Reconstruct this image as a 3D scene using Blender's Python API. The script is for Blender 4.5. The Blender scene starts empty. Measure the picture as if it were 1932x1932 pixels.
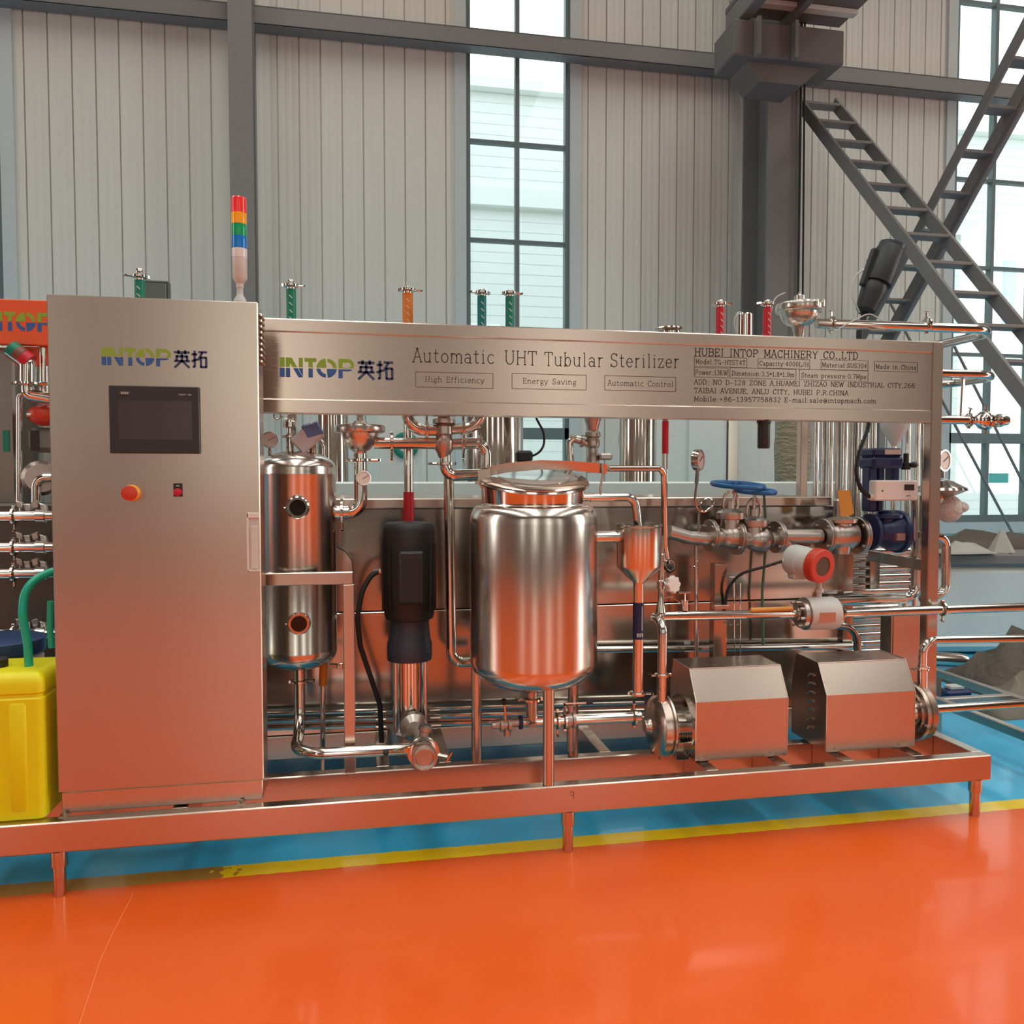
import bpy, math, random
from mathutils import Vector, Matrix
random.seed(7)
C = bpy.context.scene.collection
PI = math.pi

# ------------------------------------------------------------------ camera
TH, PT, F = math.radians(10.48), math.radians(2.33), 1500.0
CP = Vector((0, -2.735, 1.35))
fw = Vector((math.sin(TH)*math.cos(PT), math.cos(TH)*math.cos(PT), -math.sin(PT)))
rt = Vector((math.cos(TH), -math.sin(TH), 0))
up = rt.cross(fw)
cam = bpy.data.cameras.new('camera'); co = bpy.data.objects.new('camera', cam); C.objects.link(co)
cam.sensor_width = 36; cam.lens = 36*F/1932; cam.clip_start = 0.05; cam.clip_end = 300
co.matrix_world = Matrix(((rt.x, up.x, -fw.x, CP.x), (rt.y, up.y, -fw.y, CP.y), (rt.z, up.z, -fw.z, CP.z), (0, 0, 0, 1)))
bpy.context.scene.camera = co

# ------------------------------------------------------------------ world, light, exposure
sc = bpy.context.scene
sc.view_settings.view_transform = 'Standard'; sc.view_settings.look = 'None'
sc.view_settings.exposure = 0.0; sc.view_settings.gamma = 1; sc.view_settings.use_curve_mapping = False
w = bpy.data.worlds.new('world'); sc.world = w; w.use_nodes = True
nt = w.node_tree; bg = nt.nodes['Background']
tc = nt.nodes.new('ShaderNodeTexCoord'); sep = nt.nodes.new('ShaderNodeSeparateXYZ'); cr = nt.nodes.new('ShaderNodeValToRGB')
nt.links.new(tc.outputs['Generated'], sep.inputs[0]); nt.links.new(sep.outputs['Z'], cr.inputs[0]); nt.links.new(cr.outputs[0], bg.inputs[0])
cr.color_ramp.elements[0].color = (.92, .955, .95, 1); cr.color_ramp.elements[0].position = .0
cr.color_ramp.elements[1].color = (.84, .93, 1, 1); cr.color_ramp.elements[1].position = .6
bg.inputs[1].default_value = 2.5
def area(name, loc, sx, sy, power, col, rot):
    l = bpy.data.lights.new(name, 'AREA'); l.shape = 'RECTANGLE'; l.size = sx; l.size_y = sy; l.energy = power; l.color = col; l.spread = math.radians(140)
    o = bpy.data.objects.new(name, l); C.objects.link(o); o.location = loc; o.rotation_euler = rot
    return o
# translucent roof-light strips and the tall windows of the wall behind the photographer
for i, x in enumerate((-5.5, -.5, 4.5, 9.5)):
    area('skylight', (x, -3.2, 9.43), 1.7, 17, 310, (.94, 1, .95), (0, 0, 0))
for i, x in enumerate((-8.0, -1.85, 4.3, 10.45)):
    area('window_and_fill_light', (x, -13.85, 4.0), 1.3, 6.2, 45, (.97, 1, .90), (PI/2, 0, 0))
area('window_and_fill_light', (-9.9, -.6, 4.0), 1.1, 6.2, 85, (.97, 1, .95), (PI/2, 0, -PI/2))
area('window_and_fill_light', (15.85, -2.5, 4.5), 2.4, 7.0, 330, (.97, 1, .93), (PI/2, 0, PI/2))  # added fill light that lifts the dim right side, no known window there

# ------------------------------------------------------------------ placing helpers: where a sight line meets a depth plane of the hall
def ray(px, py): return fw + rt*((px-966)/F) + up*((966-py)/F)
def P(px, py, Y):
    r = ray(px, py); return CP + r*((Y-CP.y)/r.y)
def PG(px, py, z):
    r = ray(px, py); return CP + r*((z-CP.z)/r.z)
def X(px, Y, py=905): return P(px, py, Y).x
def Z(py, Y, px=966): return P(px, py, Y).z
def S(px, Y, n=1): return n*(P(px, 905, Y)-CP).dot(fw)/F

# ------------------------------------------------------------------ materials
def mat(name, col, rough=.5, metal=0, **k):
    m = bpy.data.materials.new(name); m.use_nodes = True; t = m.node_tree; b = t.nodes['Principled BSDF']
    b.inputs['Base Color'].default_value = (*col, 1); b.inputs['Roughness'].default_value = rough; b.inputs['Metallic'].default_value = metal
    nz = t.nodes.new('ShaderNodeTexNoise'); tcn = t.nodes.new('ShaderNodeTexCoord'); mp = t.nodes.new('ShaderNodeMapping')
    t.links.new(tcn.outputs['Object'], mp.inputs[0]); t.links.new(mp.outputs[0], nz.inputs[0])
    mp.inputs['Scale'].default_value = k.get('stretch', (6, 6, 6)); nz.inputs['Scale'].default_value = k.get('scale', 4); nz.inputs['Detail'].default_value = 3
    rr = t.nodes.new('ShaderNodeMapRange'); rv = k.get('rvar', .06)
    rr.inputs['To Min'].default_value = max(0, rough-rv); rr.inputs['To Max'].default_value = rough+rv
    t.links.new(nz.outputs['Fac'], rr.inputs[0]); t.links.new(rr.outputs[0], b.inputs['Roughness'])
    cv = k.get('cvar', .05)
    mx = t.nodes.new('ShaderNodeMix'); mx.data_type = 'RGBA'
    mx.inputs[6].default_value = (*[c*(1-cv) for c in col], 1); mx.inputs[7].default_value = (*[min(1, c*(1+cv)) for c in col], 1)
    t.links.new(nz.outputs['Fac'], mx.inputs[0]); t.links.new(mx.outputs[2], b.inputs['Base Color'])
    if k.get('bump'):
        bp = t.nodes.new('ShaderNodeBump'); bp.inputs['Strength'].default_value = k['bump']; bp.inputs['Distance'].default_value = k.get('bdist', .002)
        t.links.new(nz.outputs['Fac'], bp.inputs['Height']); t.links.new(bp.outputs[0], b.inputs['Normal'])
    if k.get('aniso'):
        b.inputs['Anisotropic'].default_value = k['aniso']; tg = t.nodes.new('ShaderNodeTangent'); tg.direction_type = 'RADIAL'; tg.axis = 'Z'
        t.links.new(tg.outputs[0], b.inputs['Tangent']); b.inputs['Anisotropic Rotation'].default_value = k.get('arot', 0)
    if k.get('coat'): b.inputs['Coat Weight'].default_value = k['coat']; b.inputs['Coat Roughness'].default_value = .08
    if k.get('trans'): b.inputs['Transmission Weight'].default_value = k['trans']
    if k.get('emit'): b.inputs['Emission Color'].default_value = (*col, 1); b.inputs['Emission Strength'].default_value = k['emit']
    m['bsdf'] = b.name
    return m
SAT = mat('steel_satin', (.62, .49, .415), .27, 1, stretch=(2, 40, 90), scale=5, rvar=.010, cvar=.012)
DOOR = mat('steel_brushed_door', (.58, .465, .39), .28, 1, stretch=(1.5, 1.5, 1), scale=1.2, rvar=.02, cvar=.015)
POL = mat('steel_polished', (.70, .63, .57), .12, 1, stretch=(30, 30, 2), rvar=.04, cvar=.03)
TNK = mat('steel_tank', (.72, .645, .58), .19, 1, stretch=(30, 30, .6), rvar=.05, cvar=.05, aniso=.55)
CST = mat('steel_cast', (.52, .45, .40), .33, 1, rvar=.1, cvar=.12, bump=.15)
DST = mat('steel_dull_sheet', (.52, .47, .42), .15, 1, stretch=(1, 20, 20), rvar=.03, cvar=.04)
MTT = mat('steel_matt', (.66, .58, .51), .27, 1, rvar=.05)
BLK = mat('black_enamel', (.016, .015, .015), .46, 0, rvar=.06)
RUB = mat('black_rubber', (.012, .012, .012), .5)
LAN = mat('blue_grey_enamel', (.035, .042, .06), .4)
BLU = mat('navy_enamel', (.016, .026, .10), .34, 0)
HWB = mat('handwheel_blue', (.01, .12, .34), .4)
WHT = mat('white_plastic', (.78, .72, .66), .4)
WTG = mat('white_grey_enamel', (.60, .58, .54), .4)
RED = mat('red_plastic', (.58, .045, .018), .35)
REL = mat('red_label', (.55, .008, .02), .4)
GRL = mat('green_label', (.0, .20, .12), .4)
TEL = mat('teal_label', (.0, .17, .17), .4)
ORL = mat('orange_label', (.80, .20, .015), .4)
NVL = mat('navy_label', (.01, .015, .06), .4)
YEL = mat('yellow_plastic', (.83, .72, .0), .42, 0, rvar=.05)
HOS = mat('green_hose', (.0, .40, .25), .3, 0, coat=.3)
TAG = mat('kraft_tag', (.62, .30, .05), .7)
ORP = mat('orange_panel', (.80, .10, .02), .4)
INK = mat('black_ink', (.03, .018, .014), .6)
INKR = mat('dark_red_ink', (.30, .05, .04), .6)
LGR = mat('logo_green', (.25, .40, .03), .5)
LBL = mat('logo_blue', (.03, .11, .33), .5)
LNV = mat('logo_navy', (.035, .055, .13), .5)
SCR = mat('screen_glass', (.055, .045, .045), .25)
BEZ = mat('screen_bezel', (.025, .02, .02), .4)
GLD = mat('gauge_face', (.80, .72, .66), .4)
STL = mat('painted_structural_steel', (.21, .195, .185), .55, 0, rvar=.08, cvar=.1)
STB = mat('crane_steel_dark', (.16, .14, .13), .6, 0)
WPN = mat('wall_panel', (.66, .635, .565), .5, 0, stretch=(3, 3, .3), cvar=.03)
ALU = mat('window_aluminium', (.13, .17, .17), .45, 0)
ALW = mat('window_reveal', (.52, .56, .55), .45, 0)
CEI = mat('ceiling_sheet', (.33, .30, .26), .6)
WFR = mat('far_wall_panel', (.23, .175, .14), .6)
CON = (.30, .29, .27)
FAC = mat('neighbour_facade', (.80, .835, .81), .7, 0)
GLS = None
m = bpy.data.materials.new('window_glass'); m.use_nodes = True; t = m.node_tree; t.nodes.clear()
o_ = t.nodes.new('ShaderNodeOutputMaterial'); tr = t.nodes.new('ShaderNodeBsdfTransparent'); gl = t.nodes.new('ShaderNodeBsdfGlossy'); ms = t.nodes.new('ShaderNodeMixShader')
tr.inputs[0].default_value = (.93, .98, .97, 1); gl.inputs['Roughness'].default_value = .02; ms.inputs[0].default_value = .06
t.links.new(tr.outputs[0], ms.inputs[1]); t.links.new(gl.outputs[0], ms.inputs[2]); t.links.new(ms.outputs[0], o_.inputs[0]); GLS = m
SGL = mat('sight_glass', (.012, .008, .006), .16, 0, coat=.2)
LID = mat('lid_glass', (.30, .27, .25), .12, 0, coat=1)
FILM = mat('plastic_film', (.55, .50, .45), .3, 0, bump=.6, bdist=.02, stretch=(10, 10, 10))
BRW = mat('brown_wrap', (.30, .24, .15), .45, 0, bump=.8, bdist=.03, stretch=(4, 4, 10))
PBL = mat('pale_blue_sheet', (.68, .73, .70), .35, 0)
GRY = mat('grey_plastic', (.70, .71, .67), .45, 0, cvar=.04)
GRD = mat('grey_rim', (.20, .18, .165), .6)
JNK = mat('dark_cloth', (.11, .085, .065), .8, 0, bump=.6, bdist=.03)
JNP = mat('paper_sheet', (.45, .42, .36), .7, 0)
CLR = {k: mat('lamp_'+k, c, .25, 0, coat=.5, emit=e) for k, c, e in (('red', (.80, .03, .03), .12), ('amber', (.85, .34, .0), .12), ('green', (.0, .32, .10), .1), ('blue', (.0, .17, .55), .1), ('clear', (.75, .74, .70), 0))}

# floor: orange bay, yellow line, blue bay (one painted slab)
m = mat('painted_floor', (.9, .1, .01), .30, 0, rvar=.1, scale=1.2, stretch=(.9, 1.4, 1), bump=.03, bdist=.004, coat=.35); t = m.node_tree; b = t.nodes['Principled BSDF']
FLOORM = m
tcn = t.nodes.new('ShaderNodeTexCoord'); sp = t.nodes.new('ShaderNodeSeparateXYZ'); t.links.new(tcn.outputs['Object'], sp.inputs[0])
nz = t.nodes.new('ShaderNodeTexNoise'); nz.inputs['Scale'].default_value = 2.2; nz.inputs['Detail'].default_value = 6; t.links.new(tcn.outputs['Object'], nz.inputs[0])
nz2 = t.nodes.new('ShaderNodeTexNoise'); nz2.inputs['Scale'].default_value = 26; nz2.inputs['Detail'].default_value = 4; t.links.new(tcn.outputs['Object'], nz2.inputs[0])
def mathn(op, a, bb):
    n = t.nodes.new('ShaderNodeMath'); n.operation = op
    for i, v in enumerate((a, bb)):
        if isinstance(v, (int, float)): n.inputs[i].default_value = v
        else: t.links.new(v, n.inputs[i])
    return n.outputs[0]
def mixc(f, a, bb):
    n = t.nodes.new('ShaderNodeMix'); n.data_type = 'RGBA'
    t.links.new(f, n.inputs[0])
    for i, v in ((6, a), (7, bb)):
        if isinstance(v, tuple): n.inputs[i].default_value = (*v, 1)
        else: t.links.new(v, n.inputs[i])
    return n.outputs[2]
yy = mathn('ADD', sp.outputs['Y'], mathn('MULTIPLY', mathn('SUBTRACT', nz2.outputs['Fac'], .5), .012))
orange = mixc(nz.outputs['Fac'], (.80, .088, .008), (.90, .135, .012))
blue = mixc(nz.outputs['Fac'], (.03, .43, .72), (.06, .53, .88))
yelw = mixc(nz2.outputs['Fac'], (.88, .56, .0), (1, .68, .0))
# left end of the yellow line: worn paint plus painted-in shadow of the machine
wear_and_shade = mathn('MULTIPLY', mathn('LESS_THAN', mathn('ADD', sp.outputs['X'], mathn('MULTIPLY', nz2.outputs['Fac'], .35)), -.30), .8)
yelw = mixc(wear_and_shade, yelw, (.33, .12, .03))
c1 = mixc(mathn('GREATER_THAN', yy, .045), orange, yelw)
c2 = mixc(mathn('GREATER_THAN', yy, .130), c1, blue)
c2 = mixc(mathn('LESS_THAN', yy, -8.0), c2, (.30, .29, .27))
t.links.new(c2, b.inputs['Base Color'])

# ------------------------------------------------------------------ mesh builder
def frame(d):
    d = Vector(d).normalized(); a = Vector((0, 0, 1)) if abs(d.z) < .9 else Vector((1, 0, 0))
    u = a.cross(d).normalized(); return u, d.cross(u)
class MB:
    def __init__(s): s.v = []; s.f = []
    def add(s, vs, fs):
        n = len(s.v); s.v += [Vector(q) for q in vs]; s.f += [tuple(i+n for i in q) for q in fs]; return s
    def obox(s, c, hx, hy, hz, b=0):
        c = Vector(c); ax = [Vector(hx), Vector(hy), Vector(hz)]; L = [a.length for a in ax]; un = [a/l if l else a for a, l in zip(ax, L)]
        b = min(b, *(l*.45 for l in L))
        if b <= 0:
            vs = [c+ax[0]*i+ax[1]*j+ax[2]*k for i in (-1, 1) for j in (-1, 1) for k in (-1, 1)]
            return s.add(vs, [(0, 1, 3, 2), (4, 6, 7, 5), (0, 4, 5, 1), (2, 3, 7, 6), (0, 2, 6, 4), (1, 5, 7, 3)])
        vs = []; ix = {}
        for i in (-1, 1):
            for j in (-1, 1):
                for k in (-1, 1):
                    sg = (i, j, k)
                    for d in range(3):
                        q = c.copy()
                        for e in range(3): q = q+un[e]*sg[e]*(L[e] if e == d else L[e]-b)
                        ix[sg, d] = len(vs); vs.append(q)
        fs = []
        for d in range(3):
            e, f = [q for q in range(3) if q != d]
            for sd in (-1, 1):
                lp = []
                for (p, q) in ((-1, -1), (1, -1), (1, 1), (-1, 1)):
                    sg = [0, 0, 0]; sg[d] = sd; sg[e] = p; sg[f] = q; lp.append(ix[tuple(sg), d])
                fs.append(tuple(lp))
            for p in (-1, 1):
                for q in (-1, 1):
                    A = [0, 0, 0]; B = [0, 0, 0]; A[e] = B[e] = p; A[f] = B[f] = q; A[d] = -1; B[d] = 1; A = tuple(A); B = tuple(B)
                    fs.append((ix[A, e], ix[B, e], ix[B, f], ix[A, f]))
        for i in (-1, 1):
            for j in (-1, 1):
                for k in (-1, 1): fs.append(tuple(ix[(i, j, k), d] for d in range(3)))
        return s.add(vs, fs)
    def box(s, x0, x1, y0, y1, z0, z1, b=0):
        return s.obox(((x0+x1)/2, (y0+y1)/2, (z0+z1)/2), (abs(x1-x0)/2, 0, 0), (0, abs(y1-y0)/2, 0), (0, 0, abs(z1-z0)/2), b)
    def bar(s, p0, p1, w_, h_, upv=(0, 0, 1), b=0):
        p0 = Vector(p0); p1 = Vector(p1); d = p1-p0; u = Vector(upv); sd = d.cross(u).normalized(); n = sd.cross(d).normalized()
        return s.obox((p0+p1)/2, d/2, sd*w_/2, n*h_/2, b)
    def lathe(s, o, ax, prof, seg=28, shear=None):
        o = Vector(o); d = Vector(ax).normalized(); u, v = frame(d); vs = []; fs = []
        for r, h in prof:
            for i in range(seg):
                a = 2*PI*i/seg; vs.append(o+d*h+(u*math.cos(a)+v*math.sin(a))*max(r, 1e-5))
        n = len(prof)
        for k in range(n-1):
            for i in range(seg):
                j = (i+1) % seg; fs.append((k*seg+i, k*seg+j, (k+1)*seg+j, (k+1)*seg+i))
        fs.append(tuple(range(seg))[::-1]); fs.append(tuple(range((n-1)*seg, n*seg)))
        if shear: vs = [shear(q) for q in vs]
        return s.add(vs, fs)
    def cyl(s, p0, p1, r, r2=None, seg=20, b=0):
        p0 = Vector(p0); d = Vector(p1)-p0; L = d.length; r2 = r if r2 is None else r2
        pr = [(r, 0), (r2, L)] if not b else [(r-b, 0), (r, b), (r2, L-b), (r2-b, L)]
        return s.lathe(p0, d, pr, seg)
    def tube(s, pts, r, bend=.05, seg=14, rs=None):
        pts = [Vector(q) for q in pts]; path = [pts[0]]
        for i in range(1, len(pts)-1):
            a, q, c = pts[i-1], pts[i], pts[i+1]; d0 = (a-q); d1 = (c-q); l0, l1 = d0.length, d1.length; d0.normalize(); d1.normalize()
            ang = d0.angle(d1)
            if ang > 3.1: continue
            R = max(bend, .002); tl = R/math.tan(ang/2); lim = .49*min(l0, l1)
            if tl > lim: tl = lim; R = tl*math.tan(ang/2)
            bis = (d0+d1).normalized(); cen = q+bis*(R/math.sin(ang/2)); A = q+d0*tl; B = q+d1*tl; n = max(3, int((PI-ang)/.2))
            va, vb = A-cen, B-cen; tot = va.angle(vb); axx = va.cross(vb).normalized()
            for k in range(n+1): path.append(cen+Matrix.Rotation(tot*k/n, 3, axx)@va)
        path.append(pts[-1]); pp = [path[0]]
        for q in path[1:]:
            if (q-pp[-1]).length > 1e-5: pp.append(q)
        path = pp; tan = []
        for i in range(len(path)): tan.append((path[min(i+1, len(path)-1)]-path[max(i-1, 0)]).normalized())
        u, v = frame(tan[0]); vs = []; fs = []
        for i, q in enumerate(path):
            if i:
                q_ = tan[i-1].rotation_difference(tan[i]); u = q_@u; v = q_@v
            rr = r if rs is None else r*(rs[0]+(rs[1]-rs[0])*i/(len(path)-1))
            for k in range(seg):
                a = 2*PI*k/seg; vs.append(q+(u*math.cos(a)+v*math.sin(a))*rr)
        for i in range(len(path)-1):
            for k in range(seg):
                j = (k+1) % seg; fs.append((i*seg+k, i*seg+j, (i+1)*seg+j, (i+1)*seg+k))
        fs.append(tuple(range(seg))[::-1]); fs.append(tuple(range((len(path)-1)*seg, len(path)*seg)))
        return s.add(vs, fs)
    def prism(s, poly, a0, a1, plane='xz'):
        def q(p, a): return {'xz': (p[0], a, p[1]), 'yz': (a, p[0], p[1]), 'xy': (p[0], p[1], a)}[plane]
        n = len(poly)
        return s.add([q(p, a0) for p in poly]+[q(p, a1) for p in poly], [tuple(range(n))[::-1], tuple(range(n, 2*n))]+[(i, (i+1) % n, n+(i+1) % n, n+i) for i in range(n)])
    def sphere(s, c, r, sq=(1, 1, 1), seg=20, ring=12):
        n = len(s.v); s.lathe((0, 0, 0), (0, 0, 1), [(r*math.sin(PI*k/ring), -r*math.cos(PI*k/ring)) for k in range(ring+1)], seg); c = Vector(c)
        for i in range(n, len(s.v)): q = s.v[i]; s.v[i] = c+Vector((q.x*sq[0], q.y*sq[1], q.z*sq[2]))
        return s
    def torus(s, c, ax, R, r, seg=28, sub=8, arc=2*PI, a0=0, sq=1):
        c = Vector(c); d = Vector(ax).normalized(); u, v = frame(d); n = seg+(0 if arc > 6.28 else 1); vs = []; fs = []
        for i in range(n):
            a = a0+arc*i/seg; e = u*math.cos(a)+v*math.sin(a)
            for k in range(sub):
                q = 2*PI*k/sub; vs.append(c+e*(R+r*math.cos(q))+d*r*math.sin(q)*sq)
        for i in range(seg):
            j = (i+1) % n
            for k in range(sub): l = (k+1) % sub; fs.append((i*sub+k, j*sub+k, j*sub+l, i*sub+l))
        return s.add(vs, fs)
    def rloft(s, x0, x1, y0, y1, rad, prof, n=6):
        vs = []; fs = []
        for ins, z in prof:
            r = max(.002, rad-ins*.3)
            for cx, cy, a0 in ((x1-ins-r, y1-ins-r, 0), (x0+ins+r, y1-ins-r, 90), (x0+ins+r, y0+ins+r, 180), (x1-ins-r, y0+ins+r, 270)):
                for i in range(n+1): a = math.radians(a0+90*i/n); vs.append((cx+r*math.cos(a), cy+r*math.sin(a), z))
        N = 4*(n+1)
        for k in range(len(prof)-1):
            for i in range(N): j = (i+1) % N; fs.append((k*N+i, k*N+j, (k+1)*N+j, (k+1)*N+i))
        fs.append(tuple(range(N))[::-1]); fs.append(tuple(range((len(prof)-1)*N, len(prof)*N)))
        return s.add(vs, fs)
    def build(s, name, m, parent=None, ang=34):
        base = Vector((0, 0, 0)); q = parent
        while q is not None: base = base+q.location; q = q.parent
        me = bpy.data.meshes.new(name)
        vs = [v-base for v in s.v]
        own = Vector((0, 0, 0))
        me.from_pydata([tuple(v-own) for v in vs], [], s.f)
        import bmesh
        bm = bmesh.new(); bm.from_mesh(me); bmesh.ops.recalc_face_normals(bm, faces=bm.faces); bm.to_mesh(me); bm.free()
        me.materials.append(m)
        me.shade_smooth(); me.set_sharp_from_angle(angle=math.radians(ang))
        o = bpy.data.objects.new(name, me); C.objects.link(o)
        if parent is not None: o.parent = parent
        return o
def thing(name, label, cat, loc=(0, 0, 0), group=None):
    o = bpy.data.objects.new(name, None); C.objects.link(o); o.location = loc; o.empty_display_size = .05
    o['label'] = label; o['category'] = cat; o['kind'] = 'thing'
    if group: o['group'] = group
    return o
def tag(o, label, cat, group=None, kind='thing'):
    o['label'] = label; o['category'] = cat; o['kind'] = kind
    if group: o['group'] = group
    return o
def struct(o, label=None, cat=None):
    o['kind'] = 'structure'
    if label: o['label'] = label; o['category'] = cat
    return o
def dup(root, loc, label, group=None):
    r = root.copy(); C.objects.link(r); r.location = loc; r['label'] = label
    if group: r['group'] = group
    for ch in list(root.children):
        c = ch.copy(); C.objects.link(c); c.parent = r
        for g in list(ch.children):
            d = g.copy(); C.objects.link(d); d.parent = c
    return r

# small process fittings, each its own part
def clamp(parent, c, ax, r, wing=(0, 0, 1), m=None):
    """clamp ring with its hinge and wing nut around a pipe joint"""
    c = Vector(c); d = Vector(ax).normalized(); k = MB(); h = .007
    k.lathe(c-d*h, d, [(r*1.25, 0), (r*1.62, .003), (r*1.62, 2*h-.003), (r*1.25, 2*h)], 20)
    wv = Vector(wing).normalized(); e = c+wv*r*1.6
    k.cyl(e-wv*.004, e+wv*r*.9, r*.22, seg=8)
    sd = wv.cross(d).normalized()
    k.bar(e+wv*r*.9-sd*r*.55, e+wv*r*1.25+sd*r*.55, r*.16, r*.4, d)
    k.obox(c-wv*r*1.7, wv*r*.25, d*.006, sd*r*.3, .001)
    return k.build('clamp', m or POL, parent)
def flange(parent, c, ax, r, t_=.014, bolts=4, m=None, name='flange'):
    c = Vector(c); d = Vector(ax).normalized(); u, v = frame(d); k = MB()
    k.lathe(c-d*t_, d, [(r-.002, 0), (r, .002), (r, t_-.002), (r-.003, t_-.001), (r-.003, t_+.001), (r, t_+.002), (r, 2*t_-.002), (r-.002, 2*t_)], 28)
    for i in range(bolts):
        a = 2*PI*(i+.5)/bolts; q = c+(u*math.cos(a)+v*math.sin(a))*r*.78; k.cyl(q-d*(t_+.008), q+d*(t_+.008), r*.10, seg=6)
    return k.build(name, m or CST, parent)
def gauge(label, c, face, r, stem, group=None):
    c = Vector(c); d = Vector(face).normalized(); g = thing('pressure_gauge', label, 'gauge', stem)
    MB().lathe(c-d*r*.45, d, [(r*.9, 0), (r, r*.1), (r, r*.6), (r*.97, r*.72), (r*.86, r*.72), (r*.86, r*.6)], 28).build('case', POL, g)
    MB().cyl(c+d*r*.12, c+d*r*.17, r*.85, seg=28).build('dial', GLD, g)
    u, v = frame(d); MB().bar(c+d*r*.2-u*r*.15-v*r*.1, c+d*r*.2+u*r*.6+v*r*.35, r*.05, r*.05, d).build('needle', INK, g)
    st = Vector(stem); MB().tube([c-(c-st).normalized()*r*.9, st], r*.2, seg=8).build('stem', POL, g)
    return g
def pipe(name, label, pts, r, bend=.05, clamps=(), m=None, cat='pipe', seg=14, group=None):
    o = thing(name, label, cat, pts[0], group)
    MB().tube(pts, r, bend, seg).build('tube', m or POL, o)
    for cl in clamps: clamp(o, cl[0], cl[1], r, cl[2] if len(cl) > 2 else (0, 0, 1))
    return o

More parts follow.
